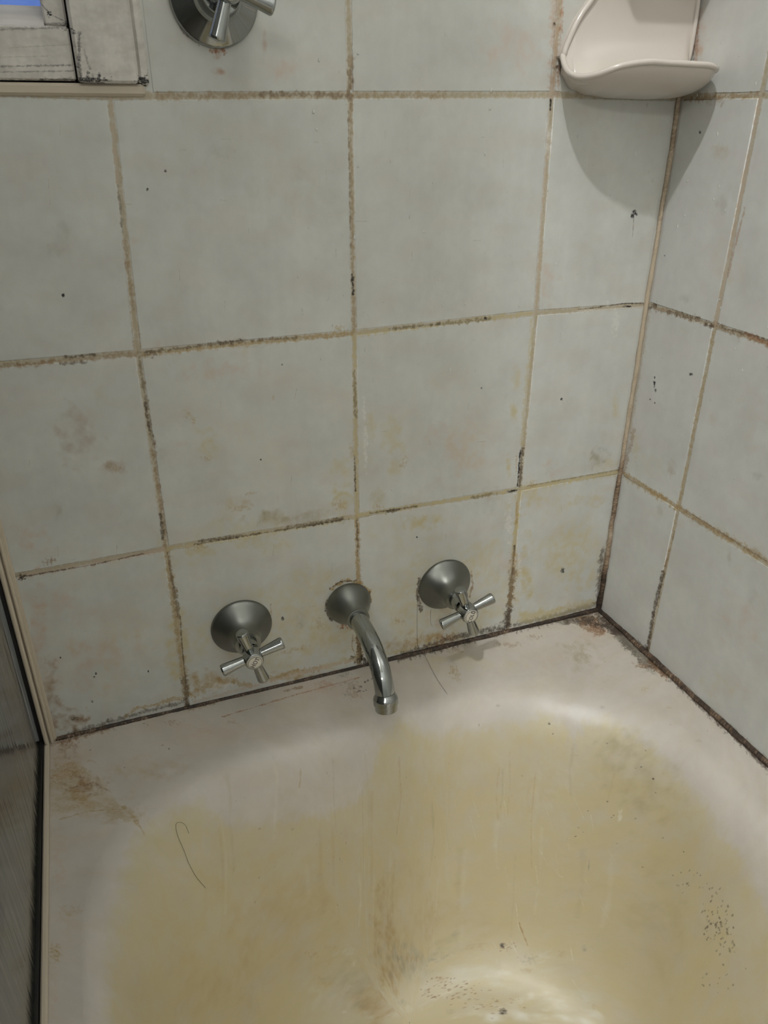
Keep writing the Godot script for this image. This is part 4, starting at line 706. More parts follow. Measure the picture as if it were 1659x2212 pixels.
	[1, 5, 0.310236, 0.5, 0.5, [0.7, 0.7, 1497.4, 450.5, 1486.7, 498.7]],
	[1, 5, 0.232433, 0.5, 0.5, [0.7, 0.7, 1437.3, 607.6, 1423.3, 663.2]],
	[1, 5, 0.32613, 0.5, 0.5, [0.8, 0.8, 1520.5, 597.5, 1519.7, 633.5]],
	[1, 5, 0.303749, 0.5, 0.5, [0.8, 0.8, 1659.4, 505.5, 1645.5, 566.2]],
	[1, 5, 0.373411, 0.5, 0.5, [0.7, 0.7, 1494.2, 625.3, 1478, 667.5]],
	[1, 5, 0.396621, 0.5, 0.5, [0.6, 0.6, 1375.4, 768.5, 1368.1, 810.6]],
	[1, 5, 0.289179, 0.5, 0.5, [0.6, 0.6, 1404.7, 884.3, 1397.6, 910.9]],
	[1, 5, 0.287901, 0.5, 0.5, [0.7, 0.7, 1419, 459.6, 1413.1, 525.7]],
	[1, 5, 0.42757, 0.5, 0.5, [0.7, 0.7, 1660.5, 567.9, 1644.3, 600.6]],
	[1, 5, 0.371464, 0.5, 0.5, [0.8, 0.8, 1434.9, 418.7, 1435.3, 470.3]],
	[1, 5, 0.44012, 0.5, 0.5, [0.8, 0.8, 1529.3, 649.2, 1534.2, 673.2]],
	[1, 5, 0.249088, 0.5, 0.5, [0.6, 0.6, 1466, 827.6, 1464.3, 846.8]],
	[1, 5, 0.240185, 0.5, 0.5, [0.8, 0.8, 1552.1, 612.3, 1532.3, 661]]]
const WINDOW_FINE := [
	[0, 8, 0.85, 1, 0.8, [701.2, 823.8, 47.8, -1, -4.7, 38.3]],
	[0, 8, 0.95, 0.9, 0.6, [907.7, 844, 33.1, -0.6, -3.9, 36.7]],
	[0, 8, 0.6, 1, 0.8, [645.4, 827.3, 23.7, -0.5, -3.1, 23.8]],
	[1, 8, 0.51, 0.8, 1, [10.9, 10.9, 307.1, 854.9, 477.5, 849.4, 623.5, 844.4, 770.9, 861]],
	[1, 8, 0.33, 0.96, 1, [15.9, 15.9, 478.5, 842.4, 615, 835.1]],
	[1, 8, 0.51, 0.72, 1, [9.4, 9.4, 662.9, 588, 641.5, 721.8, 639.5, 827.5]],
	[1, 8, 0.3, 0.88, 1, [6.4, 6.4, 671, 674.5, 682.6, 767.4]],
	[1, 8, 0.36, 0.96, 1, [6.2, 6.2, 319.6, 776.6, 634.4, 761.6]],
	[1, 8, 0.3, 0.96, 1, [4.6, 4.6, 315.2, 804.1, 620.6, 792.4]],
	[1, 8, 0.3, 0.88, 1, [7.5, 7.5, 348.2, 596.6, 630, 575.8]],
	[1, 8, 0.42, 0.64, 1, [4.5, 4.5, 522.2, 474.6, 560.1, 534.3, 630, 575.8]],
	[0, 8, 0.9, 0.7, 0.5, [558.6, 532.1, 9.4, -0.4, -2.2, 15.6]],
	[1, 6, 0.36, 0.96, 1, [3.7, 3.7, 370.9, 684.6, 638.4, 657.3]],
	[1, 6, 0.3, 0.96, 1, [4.6, 4.6, 326.9, 731, 514.9, 720.9]],
	[1, 8, 0.36, 0.96, 1, [10, 10, 770.3, 865.8, 892.2, 873.6]],
	[1, 8, 0.42, 0.8, 1, [10.1, 10.1, 946.9, 784.9, 936.1, 870.5]],
	[1, 6, 0.3, 0.72, 1, [4.9, 4.9, 904, 573.4, 901.5, 785.9]],
	[0, 8, 0.6, 1, 0.7, [628.8, 584.9, 23, -1, -1.5, 11.3]]]
const BACK_JOINTS := [[442.3, 2018, 449.8, 1511.1, 451.4, 1014.9, 471.3, 518.7, 477.9, 10],
	[1022.1, 2018, 1022, 1512.7, 1022.2, 1015.4, 1021, 512.9, 1021.2, 10],
	[1597, 2018, 1590.9, 1516.8, 1592, 1007.6, 1579.7, 507.7, 1575.8, 10],
	[28.4, 1514.8, 449.8, 1511.1, 1022, 1512.7, 1590.9, 1516.8, 1991.1, 1514.8],
	[28.4, 1012.8, 451.4, 1014.9, 1022.2, 1015.4, 1592, 1007.6, 1991.1, 1012.8],
	[28.4, 510.8, 471.3, 518.7, 1021, 512.9, 1579.7, 507.7, 1991.1, 510.8]]
const RIGHT_JOINTS := [[251.8, 2048, 261, 1516, 261, 0],
	[761.8, 2048, 761.8, 1024, 761.8, 0],
	[-7.5, 1516, 499.5, 1516, 1024, 1516],
	[-7.5, 1010.3, 499.5, 1010.3, 1024, 1010.3],
	[-7.5, 509.5, 499.5, 509.5, 1024, 509.5]]


func _ready() -> void:
	rng.seed = 7
	var cam := Camera3D.new()
	cam.name = "camera"
	cam.fov = 67.28
	cam.near = 0.01
	cam.far = 50.0
	add_child(cam)
	cam.transform = Transform3D(Basis(Vector3(0.93450, 0.00241, 0.35594), Vector3(0.16188, 0.88771, -0.43101), Vector3(-0.31701, 0.46040, 0.82918)), Vector3(-0.57627, 0.59128, 0.69805))
	cam.make_current()
	var env := Environment.new()
	env.background_mode = Environment.BG_SKY
	var sky := Sky.new()
	var psm := ProceduralSkyMaterial.new()
	psm.sky_top_color = Color(0.24, 0.42, 0.85)
	psm.sky_horizon_color = Color(0.40, 0.58, 0.95)
	psm.ground_horizon_color = Color(0.30, 0.34, 0.40)
	psm.ground_bottom_color = Color(0.16, 0.17, 0.18)
	psm.energy_multiplier = 1.0
	sky.sky_material = psm
	env.sky = sky
	env.tonemap_mode = Environment.TONE_MAPPER_LINEAR
	env.tonemap_exposure = 0.9
	env.sdfgi_enabled = true
	env.ssao_enabled = true
	env.ssil_enabled = true
	var we := WorldEnvironment.new()
	we.name = "world_environment"
	we.environment = env
	add_child(we)
	make_lamp(Vector3(-1.03, 2.3, 1.0), 2.1)
	make_fill_light(Vector3(-1.50, 1.45, 2.17), 0.75)
	make_noise()
	make_materials()
	build_room()
	build_back_wall()
	build_right_wall()
	build_window()
	build_tub()
	build_beads()
	build_screen()
	build_taps()
	build_spout()
	build_dish()
	build_hairs()
	build_drops()

# ---------------------------------------------------------------- helpers
func numbered(n: String) -> String:
	var k: int = taken.get(n, 0)
	taken[n] = k + 1
	return n if k == 0 else "%s_%03d" % [n, k]

func thing(called: String, label: String, category: String, at := Vector3.ZERO, group := "") -> Node3D:
	var o := Node3D.new()
	o.name = numbered(called)
	add_child(o)
	o.position = at
	o.set_meta("label", label)
	o.set_meta("category", category)
	if group != "":
		o.set_meta("group", group)
	return o

func structure(called: String, label: String, category: String) -> Node3D:
	var o := thing(called, label, category)
	o.set_meta("kind", "structure")
	return o

func part(parent: Node, called: String, mesh: Mesh, mat: Material, label := "") -> MeshInstance3D:
	var m := MeshInstance3D.new()
	m.name = called
	m.mesh = mesh
	m.material_override = mat
	m.cast_shadow = GeometryInstance3D.SHADOW_CASTING_SETTING_ON
	parent.add_child(m, true)
	if label != "":
		m.set_meta("label", label)
	return m

# a growing mesh: points, texture coordinates, triangles; normals come from the triangles
class Shape:
	var v := PackedVector3Array()
	var uv := PackedVector2Array()
	var col := PackedColorArray()
	var idx := PackedInt32Array()
	func add(p: Vector3, t := Vector2.ZERO) -> int:
		v.append(p)
		uv.append(t)
		return v.size() - 1
	func tri(a: int, b: int, c: int) -> void:
		idx.append_array([a, b, c])
	func quad(a: int, b: int, c: int, d: int) -> void:
		idx.append_array([a, b, c, a, c, d])
	# rows of points, each the same length; wrap joins the last column to the first
	func grid(rows: Array, wrap := false, uvs := []) -> void:
		var n: int = rows[0].size()
		var start := v.size()
		for r in rows.size():
			var row: PackedVector3Array = rows[r]
			v.append_array(row)
			if uvs.size() > 0:
				uv.append_array(uvs[r])
			else:
				for c in n:
					uv.append(Vector2(float(c) / n, float(r) / rows.size()))
		for r in rows.size() - 1:
			for c in (n if wrap else n - 1):
				var c2 := (c + 1) % n
				quad(start + r * n + c, start + r * n + c2, start + (r + 1) * n + c2, start + (r + 1) * n + c)
	func box(lo: Vector3, hi: Vector3, b := 0.0) -> void:
		var ids := {}
		for sx in [0, 1]:
			for sy in [0, 1]:
				for sz in [0, 1]:
					var c := Vector3(hi.x if sx else lo.x, hi.y if sy else lo.y, hi.z if sz else lo.z)
					var inw := Vector3(-b if sx else b, -b if sy else b, -b if sz else b)
					for ax in 3:
						var q := c + inw
						q[ax] = c[ax]
						ids[[sx, sy, sz, ax]] = add(q, Vector2(q.x + q.z, q.y))
		var f := func(list: Array, out: Vector3) -> void:
			var a: Vector3 = v[list[0]]
			var nn: Vector3 = (v[list[list.size() - 1]] - a).cross(v[list[1]] - a)
			if nn.dot(out) < 0.0:
				list.reverse()
			if list.size() == 4:
				quad(list[0], list[1], list[2], list[3])
			else:
				tri(list[0], list[1], list[2])
		for s in [0, 1]:
			var sg := 1.0 if s else -1.0
			f.call([ids[[s, 0, 0, 0]], ids[[s, 1, 0, 0]], ids[[s, 1, 1, 0]], ids[[s, 0, 1, 0]]], Vector3(sg, 0, 0))
			f.call([ids[[0, s, 0, 1]], ids[[1, s, 0, 1]], ids[[1, s, 1, 1]], ids[[0, s, 1, 1]]], Vector3(0, sg, 0))
			f.call([ids[[0, 0, s, 2]], ids[[1, 0, s, 2]], ids[[1, 1, s, 2]], ids[[0, 1, s, 2]]], Vector3(0, 0, sg))
		if b > 0.0:
			for s in [0, 1]:
				for t in [0, 1]:
					var a1 := 1.0 if s else -1.0
					var a2 := 1.0 if t else -1.0
					f.call([ids[[s, t, 0, 0]], ids[[s, t, 1, 0]], ids[[s, t, 1, 1]], ids[[s, t, 0, 1]]], Vector3(a1, a2, 0))
					f.call([ids[[s, 0, t, 0]], ids[[s, 1, t, 0]], ids[[s, 1, t, 2]], ids[[s, 0, t, 2]]], Vector3(a1, 0, a2))
					f.call([ids[[0, s, t, 1]], ids[[1, s, t, 1]], ids[[1, s, t, 2]], ids[[0, s, t, 2]]], Vector3(0, a1, a2))
					for w in [0, 1]:
						f.call([ids[[s, t, w, 0]], ids[[s, t, w, 1]], ids[[s, t, w, 2]]], Vector3(a1, a2, 1.0 if w else -1.0))
	# turned shape: profile of (radius, height along z), at a transform
	func lathe(prof: Array, segs: int, xf := Transform3D.IDENTITY, cap0 := false, cap1 := false, facets := 0) -> void:
		var runs: Array = [[prof[0]]]
		for i in range(1, prof.size()):
			runs[-1].append(prof[i])
			if i < prof.size() - 1:
				var d1: Vector2 = (prof[i] - prof[i - 1]).normalized()
				var d2: Vector2 = (prof[i + 1] - prof[i]).normalized()
				if d1.dot(d2) < 0.8:
					runs.append([prof[i]])
		for run in runs:
			var rows := []
			for p in run:
				var row := PackedVector3Array()
				for k in segs + 1:
					var a := TAU * k / segs
					row.append(xf * Vector3(p.x * cos(a), p.x * sin(a), p.y))
				rows.append(row)
			grid_out(rows)
		for e in 2:
			if (e == 0 and cap0) or (e == 1 and cap1):
				var p: Vector2 = prof[0] if e == 0 else prof[-1]
				var mid := add(xf * Vector3(0, 0, p.y))
				var first := v.size()
				for k in segs:
					var a := TAU * k / segs
					add(xf * Vector3(p.x * cos(a), p.x * sin(a), p.y))
				for k in segs:
					if e == 1:
						tri(mid, first + (k + 1) % segs, first + k)
					else:
						tri(mid, first + k, first + (k + 1) % segs)
	func grid_out(rows: Array) -> void:
		# rows run along +z, columns counter-clockwise: turned so that the outside is the front
		var n: int = rows[0].size()
		var start := v.size()
		for r in rows.size():
			v.append_array(rows[r])
			for c in n:
				uv.append(Vector2(float(c) / n, float(r) / rows.size()))
		for r in rows.size() - 1:
			for c in n - 1:
				quad(start + r * n + c, start + (r + 1) * n + c, start + (r + 1) * n + c + 1, start + r * n + c + 1)
	func tube(path: PackedVector3Array, radii, segs: int, caps := true) -> void:
		var up := Vector3(0.31, 0.9, 0.2).normalized()
		var rows := []
		var side := Vector3.ZERO
		for i in path.size():
			var t := (path[mini(i + 1, path.size() - 1)] - path[maxi(i - 1, 0)]).normalized()
			if i == 0:
				side = t.cross(up).normalized()
			else:
				side = (side - t * side.dot(t)).normalized()
			var other := t.cross(side)
			var r: float = radii if radii is float else radii[i]
			var row := PackedVector3Array()
			for k in segs + 1:
				var a := TAU * k / segs
				row.append(path[i] + (side * cos(a) + other * sin(a)) * r)
			rows.append(row)
		grid_out(rows)
		if caps:
			for e in 2:
				var mid := add(path[0] if e == 0 else path[-1])
				var row: PackedVector3Array = rows[0] if e == 0 else rows[-1]
				var first := v.size()
				for k in segs:
					add(row[k])
				for k in segs:
					if e == 1:
						tri(mid, first + (k + 1) % segs, first + k)
					else:
						tri(mid, first + k, first + (k + 1) % segs)
	func mesh(weld := false, flat := false) -> ArrayMesh:
		if flat:
			var v2 := PackedVector3Array()
			var uv2 := PackedVector2Array()
			var c2 := PackedColorArray()
			for i in idx:
				v2.append(v[i])
				uv2.append(uv[i])
				if col.size() > 0:
					c2.append(col[i])
			v = v2
			uv = uv2
			col = c2
			for i in idx.size():
				idx[i] = i
		var n := PackedVector3Array()
		n.resize(v.size())
		for k in range(0, idx.size(), 3):
			var a := idx[k]
			var b := idx[k + 1]
			var c := idx[k + 2]
			var f := (v[c] - v[a]).cross(v[b] - v[a])
			n[a] += f
			n[b] += f
			n[c] += f
		if weld:
			var sums := {}
			for i in v.size():
				var key := Vector3i((v[i] * 200000.0).round())
				sums[key] = sums.get(key, Vector3.ZERO) + n[i]
			for i in v.size():
				n[i] = sums[Vector3i((v[i] * 200000.0).round())]
		for i in n.size():
			n[i] = n[i].normalized() if n[i].length_squared() > 0.0 else Vector3.UP
		var arr := []
		arr.resize(Mesh.ARRAY_MAX)
		arr[Mesh.ARRAY_VERTEX] = v
		arr[Mesh.ARRAY_NORMAL] = n
		arr[Mesh.ARRAY_TEX_UV] = uv
		if col.size() == v.size():
			arr[Mesh.ARRAY_COLOR] = col
		arr[Mesh.ARRAY_INDEX] = idx
		var m := ArrayMesh.new()
		m.add_surface_from_arrays(Mesh.PRIMITIVE_TRIANGLES, arr)
		return m

func box_mesh(lo: Vector3, hi: Vector3, b := 0.0) -> ArrayMesh:
	var s := Shape.new()
	s.box(lo, hi, b)
	return s.mesh(false, true)

func smooth_path(pts: Array, per := 8) -> PackedVector3Array:
	var out := PackedVector3Array()
	for i in pts.size() - 1:
		var a: Vector3 = pts[maxi(i - 1, 0)]
		var b: Vector3 = pts[i]
		var c: Vector3 = pts[i + 1]
		var d: Vector3 = pts[mini(i + 2, pts.size() - 1)]
		for k in per:
			out.append(b.cubic_interpolate(c, a, d, float(k) / per))
	out.append(pts[-1])
	return out

# ---------------------------------------------------------------- light
func make_lamp(at: Vector3, energy: float) -> void:
	var t := thing("ceiling_lamp", "small round ceiling lamp above the bathtub", "lamp", at)
	var s := Shape.new()
	s.lathe([Vector2(0.0, -0.1), Vector2(0.05, -0.1), Vector2(0.05, -0.088), Vector2(0.022, -0.082), Vector2(0.02, -0.035), Vector2(0.0, -0.035)], 24, Transform3D(Basis(Vector3.RIGHT, PI / 2), Vector3.ZERO))
	var holder := StandardMaterial3D.new()
	holder.albedo_color = Color(0.85, 0.85, 0.83)
	part(t, "holder", s.mesh(), holder)
	var b := SphereMesh.new()
	b.radius = 0.03
	b.height = 0.062
	var glow := StandardMaterial3D.new()
	glow.albedo_color = Color(1, 1, 1)
	glow.emission_enabled = true
	glow.emission = Color(0.985, 0.99, 1.0)
	glow.emission_energy_multiplier = 30.0
	part(t, "bulb", b, glow)
	var l := OmniLight3D.new()
	l.name = "bulb_light"
	l.light_color = Color(0.985, 0.99, 1.0)
	l.light_energy = energy
	l.light_size = 0.03
	l.omni_range = 8.0
	l.omni_attenuation = 2.0
	l.shadow_enabled = true
	t.add_child(l)

func make_fill_light(at: Vector3, energy: float) -> void:  # unseen lamp added behind the camera to fill the shadows
	var t := thing("added_fill_light", "added frosted fill light, unseen, on the wall behind the camera", "lamp", at)
	var holder := StandardMaterial3D.new()
	holder.albedo_color = Color(0.85, 0.85, 0.83)
	part(t, "backplate", box_mesh(Vector3(-0.42, -0.08, 0.0), Vector3(0.42, 0.08, 0.028), 0.004), holder)
	var glow := StandardMaterial3D.new()
	glow.albedo_color = Color(1, 1, 1)
	glow.emission_enabled = true
	glow.emission = Color(1.0, 0.985, 0.95)
	glow.emission_energy_multiplier = 2.0
	part(t, "diffuser", box_mesh(Vector3(-0.40, -0.07, -0.025), Vector3(0.40, 0.07, 0.0), 0.006), glow)
	var l := AreaLight3D.new()
	l.name = "diffuser_light"
	l.light_color = Color(1.0, 0.985, 0.95)
	l.light_energy = energy
	l.area_size = Vector2(0.80, 0.14)
	l.area_range = 8.0
	l.area_attenuation = 2.0
	l.shadow_enabled = true
	t.add_child(l)
	l.position = Vector3(0, 0, -0.03)

# ---------------------------------------------------------------- textures
func make_noise() -> void:
	var f := FastNoiseLite.new()
	f.seed = 11
	f.noise_type = FastNoiseLite.TYPE_SIMPLEX_SMOOTH
	f.frequency = 0.02
	f.fractal_octaves = 5
	noise_a = f.get_seamless_image(512, 512).get_data()
	f.seed = 23
	f.frequency = 0.11
	f.fractal_octaves = 4
	noise_b = f.get_seamless_image(512, 512).get_data()
	f.seed = 31
	f.frequency = 0.03
	f.fractal_octaves = 4
	var im := f.get_seamless_image(512, 512)
	im.resize(2048, 512, Image.INTERPOLATE_CUBIC)
	im.resize(512, 512, Image.INTERPOLATE_BILINEAR)
	var st := f.get_seamless_image(512, 64)
	st.resize(512, 512, Image.INTERPOLATE_CUBIC)
	noise_c = st.get_data()

class Painter:
	var w: int
	var h: int
	var d: PackedByteArray
	var na: PackedByteArray
	var nb: PackedByteArray
	var nc: PackedByteArray
	func _init(width: int, height: int, a: PackedByteArray, b: PackedByteArray, c: PackedByteArray) -> void:
		w = width
		h = height
		na = a
		nb = b
		nc = c
		d.resize(w * h * 3)
	func fill(col: Color, cloud: float, grain: float, tint: Color, tint_amount: float, streak := 0.0) -> void:
		var r := col.r * 255.0
		var g := col.g * 255.0
		var b := col.b * 255.0
		var tr := tint.r * 255.0
		var tg := tint.g * 255.0
		var tb := tint.b * 255.0
		var o := 0
		for y in h:
			var row := (y & 511) << 9
			var row2 := ((y * 2 + 77) & 511) << 9
			for x in w:
				var n := (na[row + (x & 511)] - 128) / 128.0
				var n2 := (na[row2 + ((x + 201) & 511)] - 128) / 128.0
				var f := 1.0 + cloud * n + grain * (nb[row + (x & 511)] - 128) / 128.0 + streak * (nc[row + ((x * 2) & 511)] - 128) / 128.0
				var t := clampf(tint_amount * (n2 * 2.0 + 0.2), 0.0, 1.0)
				d[o] = int(clampf((r + (tr - r) * t) * f, 0, 255))
				d[o + 1] = int(clampf((g + (tg - g) * t) * f, 0, 255))
				d[o + 2] = int(clampf((b + (tb - b) * t) * f, 0, 255))
				o += 3
	func grow(k: int) -> void:
		var im := Image.create_from_data(w, h, false, Image.FORMAT_RGB8, d)
		w *= k
		h *= k
		im.resize(w, h, Image.INTERPOLATE_CUBIC)
		d = im.get_data()
	# ragged patch: centre and two half axes
	func blob(cx: float, cy: float, ax: float, ay: float, bx: float, by: float, col: Color, op: float, rag: float, soft: float, grain: float) -> void:
		var ex := sqrt(ax * ax + bx * bx) * (1.0 + rag * 0.7) + 1.0
		var ey := sqrt(ay * ay + by * by) * (1.0 + rag * 0.7) + 1.0
		var det := ax * by - ay * bx
		if absf(det) < 1e-6:
			return
		var size := sqrt(absf(det))
		var sc := 60.0 / maxf(size, 6.0)
		if size < 9.0:
			rag = minf(rag, 0.3)
		var x0 := clampi(int(cx - ex), 0, w - 1)
		var x1 := clampi(int(cx + ex) + 1, 0, w - 1)
		var y0 := clampi(int(cy - ey), 0, h - 1)
		var y1 := clampi(int(cy + ey) + 1, 0, h - 1)
		var r := col.r * 255.0
		var g := col.g * 255.0
		var b := col.b * 255.0
		var shift := int(cx * 7.0 + cy * 13.0)
		for y in range(y0, y1 + 1):
			var ry := (int((y - cy) * sc) + shift) & 511
			var fy := (y & 511) << 9
			for x in range(x0, x1 + 1):
				var px := x - cx
				var py := y - cy
				var u := (px * by - py * bx) / det
				var q := (py * ax - px * ay) / det
				var dd := sqrt(u * u + q * q)
				if dd > 1.0 + rag * 0.7:
					continue
				var n := (na[(ry << 9) + ((int(px * sc) + shift * 3) & 511)] - 128) / 100.0
				var a := clampf((1.0 - dd + rag * n) / soft, 0.0, 1.0)
				if a <= 0.0:
					continue
				var gn := (nb[fy + (x & 511)] - 128) / 100.0
				a = clampf(a * op * (1.0 + grain * gn * 1.6 - grain * 0.3), 0.0, 1.0)
				var o := (y * w + x) * 3
				d[o] = int(d[o] + (r - d[o]) * a)
				d[o + 1] = int(d[o + 1] + (g - d[o + 1]) * a)
				d[o + 2] = int(d[o + 2] + (b - d[o + 2]) * a)
	# ragged line through points, half width w0 to w1
	func stroke(p: Array, w0: float, w1: float, col: Color, op: float, rag: float, soft: float, grain: float) -> void:
		var n := p.size() / 2
		var r := col.r * 255.0
		var g := col.g * 255.0
		var b := col.b * 255.0
		for i in n - 1:
			var sx: float = p[i * 2]
			var sy: float = p[i * 2 + 1]
			var dx: float = p[i * 2 + 2] - sx
			var dy: float = p[i * 2 + 3] - sy
			var len2 := maxf(dx * dx + dy * dy, 0.01)
			var m := maxf(w0, w1) * (1.0 + rag) + 1.5
			var wa := lerpf(w0, w1, float(i) / (n - 1))
			var wb := lerpf(w0, w1, float(i + 1) / (n - 1))
			for y in range(clampi(int(minf(sy, sy + dy) - m), 0, h - 1), clampi(int(maxf(sy, sy + dy) + m) + 1, 0, h - 1) + 1):
				var fy := (y & 511) << 9
				var ry := ((y * 2) & 511) << 9
				for x in range(clampi(int(minf(sx, sx + dx) - m), 0, w - 1), clampi(int(maxf(sx, sx + dx) + m) + 1, 0, w - 1) + 1):
					var t := ((x - sx) * dx + (y - sy) * dy) / len2
					if (t < 0.0 and i > 0) or (t > 1.0 and i < n - 2 and false):
						continue
					t = clampf(t, 0.0, 1.0)
					var qx := x - sx - dx * t
					var qy := y - sy - dy * t
					var gn := (nb[fy + (x & 511)] - 128) / 100.0
					var an := (na[ry + ((x * 2) & 511)] - 128) / 100.0
					var ww := lerpf(wa, wb, t) * (1.0 + rag * (an * 0.8 + gn * 0.4))
					if ww <= 0.05:
						continue
					var a := clampf((1.0 - sqrt(qx * qx + qy * qy) / ww) / soft, 0.0, 1.0)
					if a <= 0.0:
						continue
					a = clampf(a * op * (1.0 + grain * (gn * 1.2 + an * 0.9) - grain * 0.35), 0.0, 1.0)
					var o := (y * w + x) * 3
					d[o] = int(d[o] + (r - d[o]) * a)
					d[o + 1] = int(d[o + 1] + (g - d[o + 1]) * a)
					d[o + 2] = int(d[o + 2] + (b - d[o + 2]) * a)
	func specks(cx: float, cy: float, ax: float, ay: float, bx: float, by: float, col: Color, op: float, count: int, size: float) -> void:
		var rg := RandomNumberGenerator.new()
		rg.seed = int(cx * 31.0 + cy)
		for k in count:
			var a := rg.randf() * TAU
			var rr := sqrt(rg.randf())
			var q := size * rg.randf_range(0.5, 1.3)
			var e := rg.randf_range(0.7, 1.4)
			blob(cx + (ax * cos(a) + bx * sin(a)) * rr, cy + (ay * cos(a) + by * sin(a)) * rr, q * e, 0.2 * q, -0.2 * q, q / e, col, op * rg.randf_range(0.5, 1.0), 0.4, 0.7, 0.0)
	func apply(list: Array, pal: Array) -> void:
		for s in list:
			var c: Color = pal[int(s[1])]
			var p: Array = s[5]
			if s[0] == 0:
				blob(p[0], p[1], p[2], p[3], p[4], p[5], c, s[2], s[3], s[4], 0.5)
			elif s[0] == 1:
				stroke(p.slice(2), p[0], p[1], c, s[2], s[3], s[4], 0.38)
			elif s[0] == 2:
				specks(p[0], p[1], p[2], p[3], p[4], p[5], c, s[2], int(s[3]), s[4])
			else:
				area(p, c, s[2], s[3], s[4])
	# stained area inside an outline, with a wandering edge
	func area(p: Array, col: Color, op: float, rag: float, soft: float) -> void:
		var poly := PackedVector2Array()
		for i in p.size() / 2:
			poly.append(Vector2(p[i * 2], p[i * 2 + 1]))
		var n := poly.size()
		var box := Rect2(poly[0], Vector2.ZERO)
		for q in poly:
			box = box.expand(q)
		var r := col.r * 255.0
		var g := col.g * 255.0
		var b := col.b * 255.0
		for y in range(clampi(int(box.position.y) - 8, 0, h - 1), clampi(int(box.end.y) + 8, 0, h - 1) + 1):
			for x in range(clampi(int(box.position.x) - 8, 0, w - 1), clampi(int(box.end.x) + 8, 0, w - 1) + 1):
				var inside := false
				var best := 1e9
				var q := Vector2(x, y)
				var j := n - 1
				for i in n:
					var e := poly[j] - poly[i]
					var f := q - poly[i]
					var t := f - e * clampf(f.dot(e) / e.length_squared(), 0.0, 1.0)
					best = minf(best, t.length_squared())
					if (poly[i].y > y) != (poly[j].y > y) and f.x < e.x * f.y / e.y:
						inside = not inside
					j = i
				var dist := sqrt(best) * (1.0 if inside else -1.0)
				var an := (na[(((y * 6) & 511) << 9) + ((x * 6) & 511)] - 128) / 100.0
				var cn := (na[(((y * 2 + 90) & 511) << 9) + ((x * 2 + 40) & 511)] - 128) / 100.0
				var gn := (nb[((y & 511) << 9) + (x & 511)] - 128) / 100.0
				var a := clampf((dist + rag * 2.2 * an) / soft + 0.3, 0.0, 1.0)
				if a <= 0.0:
					continue
				a = clampf(a * op * (1.0 + 0.35 * cn + 0.15 * gn + 0.15 * an), 0.0, 1.0)
				var o := (y * w + x) * 3
				d[o] = int(d[o] + (r - d[o]) * a)
				d[o + 1] = int(d[o + 1] + (g - d[o + 1]) * a)
				d[o + 2] = int(d[o + 2] + (b - d[o + 2]) * a)
	func texture() -> ImageTexture:
		var im := Image.create_from_data(w, h, false, Image.FORMAT_RGB8, d)
		im.generate_mipmaps()
		return ImageTexture.create_from_image(im)

func relief(kind: int, strength: float, size := 512) -> ImageTexture:
	var src: PackedByteArray = [noise_a, noise_b, noise_c][kind]
	var im := Image.create_from_data(512, 512, false, Image.FORMAT_L8, src)
	im.convert(Image.FORMAT_RGBA8)
	im.bump_map_to_normal_map(strength)
	return ImageTexture.create_from_image(im)

var palette: Array = [
	Color8(184, 172, 149), Color8(64, 53, 43), Color8(128, 96, 66), Color8(192, 179, 136), Color8(196, 176, 158),
	Color8(222, 220, 212), Color8(140, 136, 122), Color8(146, 92, 58), Color8(24, 22, 22), Color8(206, 205, 197),
	Color8(166, 138, 92), Color8(156, 145, 114)]
var m_wall: StandardMaterial3D
var m_side: StandardMaterial3D
var m_tile: StandardMaterial3D
var m_grout: StandardMaterial3D
var m_tub: StandardMaterial3D
var m_chrome: StandardMaterial3D
var m_dull: StandardMaterial3D
var m_white: StandardMaterial3D
var m_black: StandardMaterial3D
var m_ceramic: StandardMaterial3D
var m_bead: StandardMaterial3D
var m_paint: StandardMaterial3D
var m_strip: StandardMaterial3D
var m_room: StandardMaterial3D

func plain(c: Color, rough: float, metal := 0.0) -> StandardMaterial3D:
	var m := StandardMaterial3D.new()
	m.albedo_color = c
	m.roughness = rough
	m.metallic = metal
	return m

func with_texture(t: Texture2D, rough: float) -> StandardMaterial3D:
	var m := plain(Color.WHITE, rough)
	m.albedo_texture = t
	m.texture_repeat = false
	return m

